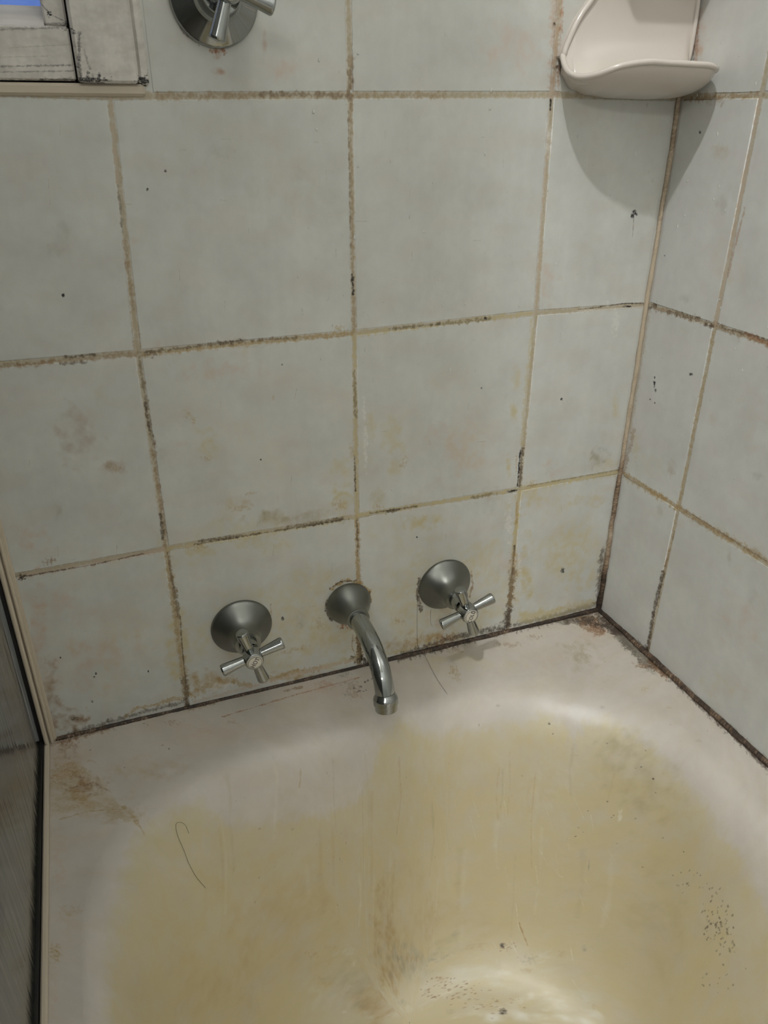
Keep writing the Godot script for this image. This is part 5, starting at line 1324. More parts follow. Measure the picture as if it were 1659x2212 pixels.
func make_materials() -> void:
	var bump := relief(0, 2.0)
	var fine := relief(1, 3.0)
	var streak := relief(2, 2.0)
	# back wall
	var p := Painter.new(512, 512, noise_a, noise_b, noise_c)
	p.fill(Color8(201, 202, 196), 0.03, 0.012, Color8(198, 192, 182), 0.30, 0.01)
	p.apply(BACK_COARSE, palette)
	p.grow(4)
	paint_joints(p)
	p.apply(BACK_FINE, palette)
	m_wall = with_texture(p.texture(), 0.34)
	m_wall.normal_enabled = true
	m_wall.normal_texture = bump
	m_wall.normal_scale = 0.25
	# right wall
	p = Painter.new(256, 512, noise_b if false else noise_a, noise_b, noise_c)
	p.fill(Color8(203, 204, 199), 0.03, 0.012, Color8(201, 195, 190), 0.25, 0.01)
	p.apply(RIGHT_COARSE, palette)
	p.grow(4)
	for l in RIGHT_JOINTS:
		p.stroke(l, 8.0, 8.0, palette[0], 0.9, 0.35, 0.35, 0.25)
		p.stroke(l, 5.0, 5.0, palette[11], 0.3, 0.6, 0.7, 0.5)
	p.apply(RIGHT_FINE, palette)
	m_side = with_texture(p.texture(), 0.34)
	m_side.normal_enabled = true
	m_side.normal_texture = bump
	m_side.normal_scale = 0.25
	# tiles and joints beyond the weathered part
	m_tile = plain(Color8(202, 203, 197), 0.34)
	m_grout = plain(Color8(183, 166, 138), 0.8)
	# bathtub enamel
	p = Painter.new(512, 512, noise_a, noise_b, noise_c)
	p.fill(Color8(197, 190, 179), 0.03, 0.012, Color8(192, 181, 162), 0.3)
	p.apply(TUB_COARSE, palette)
	p.grow(4)
	p.apply(TUB_FINE, palette)
	m_tub = with_texture(p.texture(), 0.43)
	m_tub.metallic_specular = 0.65
	m_tub.normal_enabled = true
	m_tub.normal_texture = fine
	m_tub.normal_scale = 0.06
	m_chrome = plain(Color(0.62, 0.63, 0.62), 0.09, 1.0)
	m_dull = plain(Color(0.51, 0.515, 0.495), 0.36, 1.0)
	m_white = plain(Color8(214, 210, 200), 0.35)
	m_black = plain(Color8(22, 20, 18), 0.5)
	m_ceramic = plain(Color8(204, 196, 186), 0.16)
	m_bead = plain(Color.WHITE, 0.55)
	m_bead.vertex_color_use_as_albedo = true
	m_strip = plain(Color8(196, 184, 165), 0.4)
	m_room = plain(Color8(196, 197, 194), 0.8)
	# old white paint on the window joinery
	p = Painter.new(256, 256, noise_a, noise_b, noise_c)
	p.fill(Color8(208, 203, 195), 0.04, 0.03, Color8(190, 184, 174), 0.35, 0.04)
	p.grow(4)
	p.apply(WINDOW_FINE, palette)
	m_paint = with_texture(p.texture(), 0.5)

func paint_joints(p: Painter) -> void:
	for l in BACK_JOINTS:
		p.stroke(l, 8.5, 7.5, palette[0], 0.92, 0.35, 0.35, 0.2)
		p.stroke(l, 5.0, 5.0, palette[11], 0.35, 0.6, 0.7, 0.5)

# ---------------------------------------------------------------- room
func build_room() -> void:
	var f := structure("floor", "dark bathroom floor outside the bathtub", "floor")
	part(f, "slab", box_mesh(Vector3(-2.2, -0.68, -0.15), Vector3(0.12, -0.56, 2.35)), plain(Color8(120, 112, 100), 0.5))
	var c := structure("ceiling", "white painted ceiling above the bathtub", "ceiling")
	part(c, "slab", box_mesh(Vector3(-2.2, 2.4, -0.15), Vector3(0.12, 2.52, 2.35)), plain(Color8(225, 223, 215), 0.9))
	var l := structure("wall_left", "painted wall on the far side of the room", "wall")
	part(l, "panel", box_mesh(Vector3(-2.2, -0.56, -0.15), Vector3(-2.08, 2.4, 2.35)), m_room)
	var r := structure("wall_front", "painted wall behind the camera", "wall")
	part(r, "panel", box_mesh(Vector3(-2.08, -0.56, 2.2), Vector3(0.12, 2.4, 2.35)), m_room)

func tile_mesh(corners: Array, map: Callable, uvmap: Callable, lift: float) -> ArrayMesh:
	var s := Shape.new()
	var mid := Vector2.ZERO
	for q in corners:
		mid += q * 0.25
	var rings := []
	for ring in [[0.0, -0.004], [0.0, -0.0007], [0.0003, -0.00015], [0.0010, -0.00002], [0.006, 0.0]]:
		var ids := []
		for k in 4:
			var a: Vector2 = corners[k]
			var prev: Vector2 = (corners[(k + 3) % 4] - a).normalized()
			var next: Vector2 = (corners[(k + 1) % 4] - a).normalized()
			var q: Vector2 = a + (prev + next) * ring[0]
			ids.append(s.add(map.call(q.x, q.y, ring[1] + lift), uvmap.call(q.x, q.y)))
		rings.append(ids)
	for r in rings.size() - 1:
		for k in 4:
			s.quad(rings[r][k], rings[r + 1][k], rings[r + 1][(k + 1) % 4], rings[r][(k + 1) % 4])
	var t: Array = rings[-1]
	s.quad(t[0], t[3], t[2], t[1])
	return s.mesh()

func back_point(a: float, b: float, d: float) -> Vector3:
	return Vector3(a, b, d)

func back_uv(a: float, b: float) -> Vector2:
	return Vector2((a + 0.70) / 0.72, (0.81 - b) / 0.82)

func right_point(a: float, b: float, d: float) -> Vector3:
	return Vector3(-d, b, a)

func right_uv(a: float, b: float) -> Vector2:
	return Vector2(a / 0.41, (0.81 - b) / 0.82)

func add_tile(w: Node3D, c: Array, back: bool, mat: Material, g := 0.0026) -> void:
	# corners counter-clockwise from the lower left, pulled in by half a joint
	var q := [c[0] + Vector2(g, g), c[1] + Vector2(-g, g), c[2] + Vector2(-g, -g), c[3] + Vector2(g, -g)]
	if not back:
		q.reverse()
	part(w, "tile", tile_mesh(q, back_point if back else right_point, back_uv if back else right_uv, rng.randf_range(-0.0002, 0.0002)), mat)

func build_back_wall() -> void:
	var w := structure("wall_back", "grimy white square tiles behind the bath taps", "wall")
	var b := Shape.new()
	# masonry around the window opening
	b.box(Vector3(-2.08, -0.56, -0.15), Vector3(0.12, 0.60, -0.004))
	b.box(Vector3(-2.08, 1.40, -0.15), Vector3(0.12, 2.4, -0.004))
	b.box(Vector3(-2.08, 0.60, -0.15), Vector3(-1.12, 1.40, -0.004))
	b.box(Vector3(-0.507, 0.60, -0.15), Vector3(0.12, 1.40, -0.004))
	part(w, "masonry", b.mesh(false, true), m_room)
	var s := Shape.new()
	for r in [[-0.69, -0.012, 0.0, 0.609], [-0.506, 0.609, 0.0, 0.809]]:
		var i0 := s.add(Vector3(r[0], r[1], -0.0006), back_uv(r[0], r[1]))
		var i1 := s.add(Vector3(r[2], r[1], -0.0006), back_uv(r[2], r[1]))
		var i2 := s.add(Vector3(r[2], r[3], -0.0006), back_uv(r[2], r[3]))
		var i3 := s.add(Vector3(r[0], r[3], -0.0006), back_uv(r[0], r[3]))
		s.quad(i0, i3, i2, i1)
	part(w, "grout", s.mesh(), m_wall, "tan mouldy grout")
	for r in 4:
		for c in 4:
			var q := [GRID[r][c], GRID[r][c + 1], GRID[r + 1][c + 1], GRID[r + 1][c]]
			if r == 3 and c == 0:
				continue
			if r == 3 and c == 1:
				q[0] = Vector2(-0.5045, q[0].y)
				q[3] = Vector2(-0.5045, q[3].y)
			if c == 3:
				q[1].x = -0.003
				q[2].x = -0.003
			if c == 0:
				q[0].x = -0.690
				q[3].x = -0.690
			if r == 0:
				q[0].y -= 0.008
				q[1].y -= 0.008
			add_tile(w, q, true, m_wall)
	# clean rows above the frame
	part(w, "grout", box_mesh(Vector3(-0.507, 0.809, -0.004), Vector3(0.0, 1.40, -0.0014)), m_grout)
	for r in 3:
		for c in 3:
			var x0: float = [-0.5045, -0.3405, -0.1405][c]
			var x1: float = [-0.3405, -0.1405, -0.003][c]
			add_tile(w, [Vector2(x0, 0.806 + 0.2 * r), Vector2(x1, 0.806 + 0.2 * r), Vector2(x1, minf(1.4, 1.006 + 0.2 * r)), Vector2(x0, minf(1.4, 1.006 + 0.2 * r))], true, m_tile)

func build_right_wall() -> void:
	var w := structure("wall_right", "white square tiles on the wall along the bathtub's right side", "wall")
	part(w, "masonry", box_mesh(Vector3(0.004, -0.56, 0.0), Vector3(0.12, 2.4, 2.2)), m_room)
	var s := Shape.new()
	var i0 := s.add(Vector3(0.0006, -0.012, -0.003), right_uv(-0.003, -0.012))
	var i1 := s.add(Vector3(0.0006, -0.012, 0.41), right_uv(0.41, -0.012))
	var i2 := s.add(Vector3(0.0006, 0.81, 0.41), right_uv(0.41, 0.81))
	var i3 := s.add(Vector3(0.0006, 0.81, -0.003), right_uv(-0.003, 0.81))
	s.quad(i0, i1, i2, i3)
	part(w, "grout", s.mesh(), m_side, "tan grout")
	part(w, "grout", box_mesh(Vector3(0.0014, 0.81, -0.003), Vector3(0.004, 1.40, 1.70)), m_grout)
	part(w, "grout", box_mesh(Vector3(0.0014, -0.02, 0.41), Vector3(0.004, 0.81, 1.70)), m_grout)
	var zs := [0.003, 0.1045, 0.305, 0.505, 0.705, 0.905, 1.105, 1.305, 1.505, 1.70]
	var ys := [-0.008, 0.203, 0.4055, 0.606, 0.806, 1.006, 1.206, 1.40]
	for r in 7:
		for c in 9:
			var low0: float = 0.1008 if r == 0 and c == 1 else zs[c]
			var low1: float = 0.1008 if r == 0 and c == 0 else zs[c + 1]
			add_tile(w, [Vector2(low0, ys[r]), Vector2(low1, ys[r]), Vector2(zs[c + 1], ys[r + 1]), Vector2(zs[c], ys[r + 1])], false, m_side if c < 2 and r < 4 else m_tile)

# ---------------------------------------------------------------- window
func painted_box(lo: Vector3, hi: Vector3, b: float) -> ArrayMesh:
	var s := Shape.new()
	s.box(lo, hi, b)
	for i in s.v.size():
		s.uv[i] = Vector2((s.v[i].x + 0.66) / 0.17 - s.v[i].z * 0.5, (0.72 - s.v[i].y - s.v[i].z * 0.5) / 0.13)
	return s.mesh(false, true)

func build_window() -> void:
	var w := structure("window_1", "old white painted timber window with mould along its sill", "window")
	part(w, "jamb", painted_box(Vector3(-0.5553, 0.6105, -0.1), Vector3(-0.5115, 1.40, 0.006), 0.002), m_paint)
	part(w, "jamb", painted_box(Vector3(-1.12, 0.6105, -0.1), Vector3(-1.09, 1.40, 0.006), 0.002), m_paint)
	part(w, "architrave_bead", painted_box(Vector3(-0.5115, 0.6095, -0.06), Vector3(-0.5040, 1.40, 0.003), 0.0022), m_paint)
	part(w, "sill", painted_box(Vector3(-1.12, 0.602, -0.14), Vector3(-0.5075, 0.6106, 0.0025), 0.002), m_strip)
	part(w, "head", painted_box(Vector3(-1.09, 1.36, -0.1), Vector3(-0.5553, 1.40, 0.006), 0.002), m_paint)
	part(w, "bottom_rail", painted_box(Vector3(-1.088, 0.6118, -0.06), Vector3(-0.5565, 0.6465, 0.002), 0.0015), m_paint)
	part(w, "top_rail", painted_box(Vector3(-1.088, 1.32, -0.06), Vector3(-0.5565, 1.358, 0.002), 0.0015), m_paint)
	part(w, "stile", painted_box(Vector3(-0.5725, 0.6465, -0.06), Vector3(-0.5565, 1.32, -0.004), 0.0015), m_paint)
	part(w, "stile", painted_box(Vector3(-1.088, 0.6465, -0.06), Vector3(-1.07, 1.32, -0.004), 0.0015), m_paint)
	var rb := Shape.new()
	rb.box(Vector3(-1.09, 0.6106, -0.1), Vector3(-0.5553, 0.632, -0.0602), 0.001)
	rb.box(Vector3(-0.568, 0.632, -0.1), Vector3(-0.5553, 1.36, -0.0602), 0.001)
	part(w, "rebate", rb.mesh(false, true), m_paint)
	# sloped putty under the pane
	var s := Shape.new()
	var a := s.add(Vector3(-1.07, 0.6465, -0.002), Vector2(0.1, 0.5))
	var b := s.add(Vector3(-0.5725, 0.6465, -0.002), Vector2(0.5, 0.5))
	var c := s.add(Vector3(-0.5725, 0.6600, -0.018), Vector2(0.5, 0.4))
	var d := s.add(Vector3(-1.07, 0.6600, -0.018), Vector2(0.1, 0.4))
	var e := s.add(Vector3(-1.07, 0.6465, -0.03), Vector2(0.1, 0.6))
	var f := s.add(Vector3(-0.5725, 0.6465, -0.03), Vector2(0.5, 0.6))
	var g := s.add(Vector3(-0.5725, 0.6600, -0.03), Vector2(0.5, 0.3))
	var h := s.add(Vector3(-1.07, 0.6600, -0.03), Vector2(0.1, 0.3))
	s.quad(a, d, c, b)
	s.quad(d, h, g, c)
	s.quad(e, a, b, f)
	part(w, "putty", s.mesh(false, true), m_paint)
	var glass := plain(Color(0.55, 0.68, 0.9, 0.25), 0.05)
	glass.transparency = BaseMaterial3D.TRANSPARENCY_ALPHA
	part(w, "pane", box_mesh(Vector3(-1.072, 0.645, -0.034), Vector3(-0.571, 1.33, -0.030)), glass)

# ---------------------------------------------------------------- bathtub
const TUB_PROFILE := [Vector2(0, 0), Vector2(0.05, -0.0008), Vector2(0.12, -0.004), Vector2(0.19, -0.011), Vector2(0.26, -0.023), Vector2(0.33, -0.042), Vector2(0.4, -0.07), Vector2(0.5, -0.118), Vector2(0.6, -0.168), Vector2(0.7, -0.214), Vector2(0.8, -0.25), Vector2(0.92, -0.277), Vector2(1.06, -0.292), Vector2(1.25, -0.299), Vector2(1.5, -0.302)]

func tub_loop(x0: float, x1: float, z0: float, z1: float, r: float, y: float, square := 0.0) -> PackedVector3Array:
	var out := PackedVector3Array()
	var cs := [Vector2(x0 + r, z0 + r), Vector2(x1 - r, z0 + r), Vector2(x1 - r, z1 - r), Vector2(x0 + r, z1 - r)]
	for k in 4:
		for i in 13:
			var a := PI + PI / 2 * (k + i / 12.0)
			var g := r * (1.0 + square * (1.0 / maxf(absf(cos(a)), absf(sin(a))) - 1.0))
			out.append(Vector3(cs[k].x + g * cos(a), y, cs[k].y + g * sin(a)))
		var e: Vector3 = out[-1]
		var nk := (k + 1) % 4
		var a2 := PI + PI / 2 * nk
		var f := Vector3(cs[nk].x + r * cos(a2), y, cs[nk].y + r * sin(a2))
		for i in range(1, 16):
			out.append(e.lerp(f, i / 16.0))
	return out

func tub_rows() -> Array:
	var rows := []
	var edge := [-0.664, -0.044, 0.078, 1.50]      # where the rim begins to roll
	for t in [0.0, 0.33, 0.66]:
		rows.append(tub_loop(lerpf(-0.722, edge[0], t), lerpf(-0.0005, edge[1], t), lerpf(0.0005, edge[2], t), lerpf(1.6, edge[3], t), 0.17, 0.0, 1.0 - t / 0.66 * 0.85))
	var prof := []
	for i in TUB_PROFILE.size() - 1:
		for k in 5:
			var a: Vector2 = TUB_PROFILE[maxi(i - 1, 0)]
			var d: Vector2 = TUB_PROFILE[mini(i + 2, TUB_PROFILE.size() - 1)]
			prof.append(TUB_PROFILE[i].cubic_interpolate(TUB_PROFILE[i + 1], a, d, k / 5.0))
	prof.append(TUB_PROFILE[-1])
	for q in prof:
		rows.append(tub_loop(edge[0] + 0.10 * q.x, edge[1] - 0.13 * q.x, edge[2] + 0.14 * q.x, edge[3] - 0.35 * q.x, 0.17, q.y))
	var last: PackedVector3Array = rows[-1]
	var hub := tub_loop(-0.40, -0.30, 0.42, 0.86, 0.04, -0.304)
	for t in [0.25, 0.5, 0.75, 1.0]:
		var row := PackedVector3Array()
		for i in last.size():
			row.append(last[i].lerp(hub[i], t))
		rows.append(row)
	var flat := PackedVector3Array()
	for i in last.size():
		flat.append(Vector3(-0.35, -0.3045, clampf(hub[i].z, 0.45, 0.83)))
	rows.append(flat)
	return rows

func build_tub() -> void:
	var t := thing("bathtub", "white enamel bathtub with yellow-brown stains below the taps", "bathtub")
	var rows := tub_rows()
	var n: int = rows[0].size()
	var along := []
	var total := PackedFloat32Array()
	total.resize(n)
	for r in rows.size():
		if r > 0:
			for i in n:
				total[i] += rows[r][i].distance_to(rows[r - 1][i])
		along.append(total.duplicate())
	var uvs := []
	for r in rows.size():
		var line := PackedVector2Array()
		for i in n:
			var o: Vector3 = rows[0][i]
			var e: Vector3 = rows[-1][i]
			var q := o.lerp(e, along[r][i] / total[i])
			line.append(Vector2((q.x + 0.722) / 0.7215, q.z / 0.7215))
		uvs.append(line)
	var s := Shape.new()
	s.grid(rows, true, uvs)
	part(t, "basin", s.mesh(), m_tub)
	var a := Shape.new()
	a.box(Vector3(-0.722, -0.56, 0.001), Vector3(-0.705, -0.002, 1.6), 0.002)
	part(t, "apron", a.mesh(false, true), m_white)
	a = Shape.new()
	a.box(Vector3(-0.722, -0.56, 1.585), Vector3(-0.001, -0.002, 1.6), 0.002)
	part(t, "apron", a.mesh(false, true), m_white)

# ---------------------------------------------------------------- silicone beads
func bead(called: String, label: String, from: Vector3, to: Vector3, n: int, widths: Array, tones: Array, seed_at: int, lean: Vector3) -> void:
	var o := structure(called, label, "silicone bead")
	var s := Shape.new()
	var f := FastNoiseLite.new()
	f.seed = seed_at
	f.frequency = 0.09
	f.fractal_octaves = 4
	var path := PackedVector3Array()
	var radii := PackedFloat32Array()
	for i in n + 1:
		var t := float(i) / n
		var wv := table(widths, t)
		path.append(from.lerp(to, t) + lean * wv * 0.35 * f.get_noise_2d(i * 0.15, 40.0))
		radii.append(wv * (1.0 + 0.16 * f.get_noise_2d(i * 0.9, 7.0) + 0.25 * f.get_noise_2d(i * 0.12, 70.0)))
	s.tube(path, radii, 10)
	for i in s.v.size():
		var p: Vector3 = s.v[i]
		var t := clampf((p - from).dot(to - from) / (to - from).length_squared(), 0.0, 1.0)
		var dark := table(tones, t)
		var g := f.get_noise_3d(p.x * 6000.0, p.y * 6000.0, p.z * 6000.0) * 1.2 + 0.8 * f.get_noise_3d(p.x * 500.0, p.y * 500.0 + 50.0, p.z * 500.0)
		var m := clampf(dark + g * (0.12 + 0.6 * minf(dark, 0.8)), 0.0, 1.0)
		var c: Color = Color8(186, 172, 150).lerp(Color8(104, 82, 62), clampf(m * 1.9 - 0.12, 0, 1)).lerp(Color8(40, 33, 27), clampf(m * 2.0 - 1.0, 0, 1))
		s.col.append(c.srgb_to_linear())
	part(o, "bead", s.mesh(), m_bead)

func table(list: Array, t: float) -> float:
	for i in list.size() - 1:
		if t <= list[i + 1].x:
			return lerpf(list[i].y, list[i + 1].y, inverse_lerp(list[i].x, list[i + 1].x, t))
	return list[-1].y

func build_beads() -> void:
	bead("trim_1", "black mouldy sealant line between bathtub and tiles under the taps", Vector3(-0.682, 0.0005, 0.001), Vector3(-0.002, 0.0005, 0.001), 800,
		[Vector2(0, 0.0026), Vector2(0.2, 0.0022), Vector2(0.42, 0.002), Vector2(0.52, 0.0022), Vector2(0.57, 0.0034), Vector2(0.78, 0.0034), Vector2(0.84, 0.0025), Vector2(1.0, 0.0042)],
		[Vector2(0, 0.75), Vector2(0.15, 0.85), Vector2(0.3, 0.7), Vector2(0.5, 0.95), Vector2(0.6, 0.9), Vector2(0.8, 0.85), Vector2(1, 1.0)], 3, Vector3(0, 0.6, 1))
	bead("trim_2", "brown mouldy sealant strip between bathtub and right tiled wall", Vector3(-0.001, 0.0005, 0.002), Vector3(-0.001, 0.0005, 1.58), 1300,
		[Vector2(0, 0.004), Vector2(0.05, 0.0042), Vector2(0.2, 0.0042), Vector2(1, 0.004)],
		[Vector2(0, 0.95), Vector2(0.07, 0.8), Vector2(0.2, 0.68), Vector2(1, 0.6)], 5, Vector3(1, 0.6, 0))
	bead("trim_3", "beige sealant in the corner of the walls, black near the bath", Vector3(-0.0012, 0.0, 0.0012), Vector3(-0.0012, 1.4, 0.0012), 1200,
		[Vector2(0, 0.0042), Vector2(0.06, 0.0034), Vector2(0.15, 0.003), Vector2(0.3, 0.0026), Vector2(1, 0.0028)],
		[Vector2(0, 1.1), Vector2(0.035, 0.85), Vector2(0.055, 0.35), Vector2(0.08, 0.2), Vector2(0.105, 0.5), Vector2(0.14, 0.42), Vector2(0.165, 0.1), Vector2(0.3, 0.02), Vector2(0.37, 0.12), Vector2(0.42, 0.3), Vector2(0.45, 0.1), Vector2(1, 0.0)], 9, Vector3(1, 0, 1))

# ---------------------------------------------------------------- shower screen
func build_screen() -> void:
	var t := thing("shower_screen", "green rippled glass shower screen standing on the bath's left rim", "shower screen", Vector3(-0.693, 0.0, 0.0))
	var glass := plain(Color(0.12, 0.145, 0.11, 0.7), 0.12)
	glass.transparency = BaseMaterial3D.TRANSPARENCY_ALPHA
	var s := Shape.new()
	# rippled sheet: fine vertical flutes with a slow wander
	var f := FastNoiseLite.new()
	f.seed = 5
	f.frequency = 1.0
	for side in [1.0, -1.0]:
		var rows := []
		var n := 260
		for r in 60:
			var y := lerpf(0.004, 1.70, r / 59.0)
			var row := PackedVector3Array()
			for c in n + 1:
				var z := lerpf(0.006, 0.602, float(c) / n)
				var wave := f.get_noise_2d(z * 230.0 + 1.2 * sin(y * 9.0), y * 12.0) * 0.0006
				row.append(Vector3((-0.003 if side > 0 else -0.007) + (wave if side > 0 else 0.0), y, z))
			if side < 0:
				row.reverse()
			rows.append(row)
		s.grid(rows)
	part(t, "glass", s.mesh(), glass)
	part(t, "seal", box_mesh(Vector3(-0.0085, 0.0, 0.004), Vector3(-0.0005, 0.007, 0.602), 0.001), m_black, "black rubber seal")
	part(t, "seal", box_mesh(Vector3(-0.0035, 0.002, 0.001), Vector3(0.0008, 0.60, 0.0075), 0.001), m_black, "black rubber seal")
	part(t, "bottom_channel", box_mesh(Vector3(0.0005, 0.0, 0.012), Vector3(0.0055, 0.006, 0.602), 0.0012), m_strip, "cream plastic channel")
	var ch := Shape.new()
	ch.box(Vector3(0.0012, -0.001, 0.0005), Vector3(0.0052, 0.60, 0.012), 0.0012)
	ch.box(Vector3(0.0062, 0.0, 0.0005), Vector3(0.0094, 0.60, 0.0075), 0.0012)
	ch.box(Vector3(0.0040, 0.0, 0.0003), Vector3(0.0125, 0.60, 0.0030), 0.001)
	part(t, "wall_channel", ch.mesh(false, true), m_strip, "cream plastic wall channel")

# ---------------------------------------------------------------- taps
func make_tap(called: String, label: String, at: Vector3, reach: float, turn: float, profile: Array, flange: Material, word: String, word_turn: float) -> void:
	var t := thing(called, label, "tap", at, "taps with cross handles")
	var s := Shape.new()
	s.lathe(profile, 56)
	part(t, "flange", s.mesh(), flange)
	s = Shape.new()
	var z0: float = profile[-1].y
	s.lathe([Vector2(0.0098, z0 - 0.012), Vector2(0.0098, reach - 0.014), Vector2(0.0085, reach - 0.0115), Vector2(0.0, reach - 0.0115)], 32)
	part(t, "stem", s.mesh(), m_chrome)
	var h := Node3D.new()
	h.name = "handle"
	t.add_child(h)
	h.rotation.z = turn
	# hub: rounded square block carrying a round cap
	s = Shape.new()
	var rows := []
	for q in [[0.0, -0.0095], [0.0078, -0.0095], [0.0096, -0.0070], [0.0103, -0.0010], [0.0103, 0.0040], [0.0098, 0.0066], [0.0094, 0.0085], [0.0090, 0.0092], [0.0078, 0.0094]]:
		var row := PackedVector3Array()
		for k in 49:
			var a := TAU * k / 48.0
			var sq := 1.0 + (0.07 if q[1] < 0.005 else 0.0) * cos(4.0 * a + PI)
			row.append(Vector3(q[0] * sq * cos(a), q[0] * sq * sin(a), reach + q[1]))
		rows.append(row)
	s.grid_out(rows)
	part(h, "hub", s.mesh(true), m_chrome)
	for k in 4:
		s = Shape.new()
		var xf := Transform3D(Basis(Vector3.UP, PI / 2), Vector3(0, 0, reach - 0.001))
		xf = Transform3D(Basis(Vector3.BACK, PI / 2 * k), Vector3.ZERO) * xf
		s.lathe([Vector2(0.0046, 0.007), Vector2(0.0047, 0.012), Vector2(0.0064, 0.0318), Vector2(0.0063, 0.0330), Vector2(0.0056, 0.0338), Vector2(0.003, 0.0343), Vector2(0.0, 0.0344)], 28, xf)
		part(h, "arm", s.mesh(), m_chrome)
	if word != "":
		s = Shape.new()
		s.lathe([Vector2(0.0080, reach + 0.0088), Vector2(0.0080, reach + 0.0099), Vector2(0.0076, reach + 0.0102), Vector2(0.0, reach + 0.0104)], 40)
		part(h, "button", s.mesh(), plain(Color8(205, 200, 186), 0.3), "cream button marked " + word)
		s = Shape.new()
		s.lathe([Vector2(0.0073, reach + 0.0102), Vector2(0.0073, reach + 0.01045), Vector2(0.0069, reach + 0.01045), Vector2(0.0069, reach + 0.0102)], 48)
		part(h, "ring", s.mesh(), m_black, "black ring")
		var tm := TextMesh.new()
		var font := SystemFont.new()
		font.font_names = PackedStringArray(["Droid Sans"])
		tm.font = font
		tm.text = word
		tm.font_size = 64
		tm.pixel_size = 0.0000655 if word.length() == 3 else 0.0000500
		tm.depth = 0.0003
		var o := part(h, "lettering", tm, m_black, "black lettering " + word)
		o.position = Vector3(0, 0, reach + 0.0104)
		o.rotation.z = word_turn - turn

func build_taps() -> void:
	var bell := [Vector2(0.0330, 0.0), Vector2(0.0334, 0.0012), Vector2(0.0332, 0.0028), Vector2(0.0322, 0.0044), Vector2(0.0280, 0.0082), Vector2(0.0225, 0.0132), Vector2(0.0180, 0.0185), Vector2(0.0156, 0.0230), Vector2(0.0146, 0.0280), Vector2(0.0142, 0.0340), Vector2(0.0138, 0.0350), Vector2(0.0100, 0.0352)]
	var disc := [Vector2(0.0335, 0.0), Vector2(0.0340, 0.0014), Vector2(0.0336, 0.0034), Vector2(0.0318, 0.0052), Vector2(0.0200, 0.0125), Vector2(0.0165, 0.0165), Vector2(0.0152, 0.0230), Vector2(0.0148, 0.0330), Vector2(0.0140, 0.0340), Vector2(0.0100, 0.0342)]
	make_tap("bath_tap", "chrome cross-handle tap marked HOT, lower left of the spout", Vector3(-0.4755, 0.094, 0.0), 0.058, deg_to_rad(16.0), bell, m_dull, "HOT", deg_to_rad(54.0))
	make_tap("bath_tap", "chrome cross-handle tap marked COLD, right of the spout", Vector3(-0.2322, 0.0932, 0.0), 0.062, deg_to_rad(19.0), bell, m_dull, "COLD", deg_to_rad(72.0))
	make_tap("bath_tap", "polished chrome cross-handle tap high up beside the window", Vector3(-0.449, 0.6690, 0.0), 0.058, deg_to_rad(-18.0), disc, m_chrome, "", 0.0)

func build_spout() -> void:
	var t := thing("bath_spout", "curved chrome bath spout between the two lower taps", "spout", Vector3(-0.3530, 0.0955, 0.0))
	var s := Shape.new()
	s.lathe([Vector2(0.0255, 0.0), Vector2(0.0262, 0.0016), Vector2(0.0260, 0.0036), Vector2(0.0250, 0.0070), Vector2(0.0225, 0.0120), Vector2(0.0185, 0.0180), Vector2(0.0152, 0.0240), Vector2(0.0134, 0.0300), Vector2(0.0128, 0.0340), Vector2(0.0131, 0.0345), Vector2(0.0131, 0.0362), Vector2(0.0122, 0.0368), Vector2(0.0095, 0.0368)], 56)
	part(t, "flange", s.mesh(), m_dull)
	s = Shape.new()
	s.tube(smooth_path([Vector3(0, 0, 0.030), Vector3(0, 0.0, 0.048), Vector3(0, -0.001, 0.066), Vector3(0, -0.0055, 0.085), Vector3(0, -0.0140, 0.101), Vector3(0, -0.0255, 0.1125), Vector3(0, -0.0400, 0.119)], 8), 0.0103, 36)
	part(t, "pipe", s.mesh(), m_chrome)
	s = Shape.new()
	var dir := Vector3(0, -0.97, 0.24).normalized()
	var zb := dir
	var xb := Vector3.RIGHT
	var xf := Transform3D(Basis(xb, zb.cross(xb), zb), Vector3(0, -0.0370, 0.1183))
	s.lathe([Vector2(0.0103, 0.0), Vector2(0.0108, 0.0018), Vector2(0.0126, 0.0050), Vector2(0.0131, 0.0072), Vector2(0.0131, 0.0122), Vector2(0.0127, 0.0130), Vector2(0.0119, 0.0132), Vector2(0.0119, 0.0190), Vector2(0.0115, 0.0196), Vector2(0.0085, 0.0196), Vector2(0.0085, 0.012)], 44, xf)
	part(t, "nozzle", s.mesh(), m_chrome)

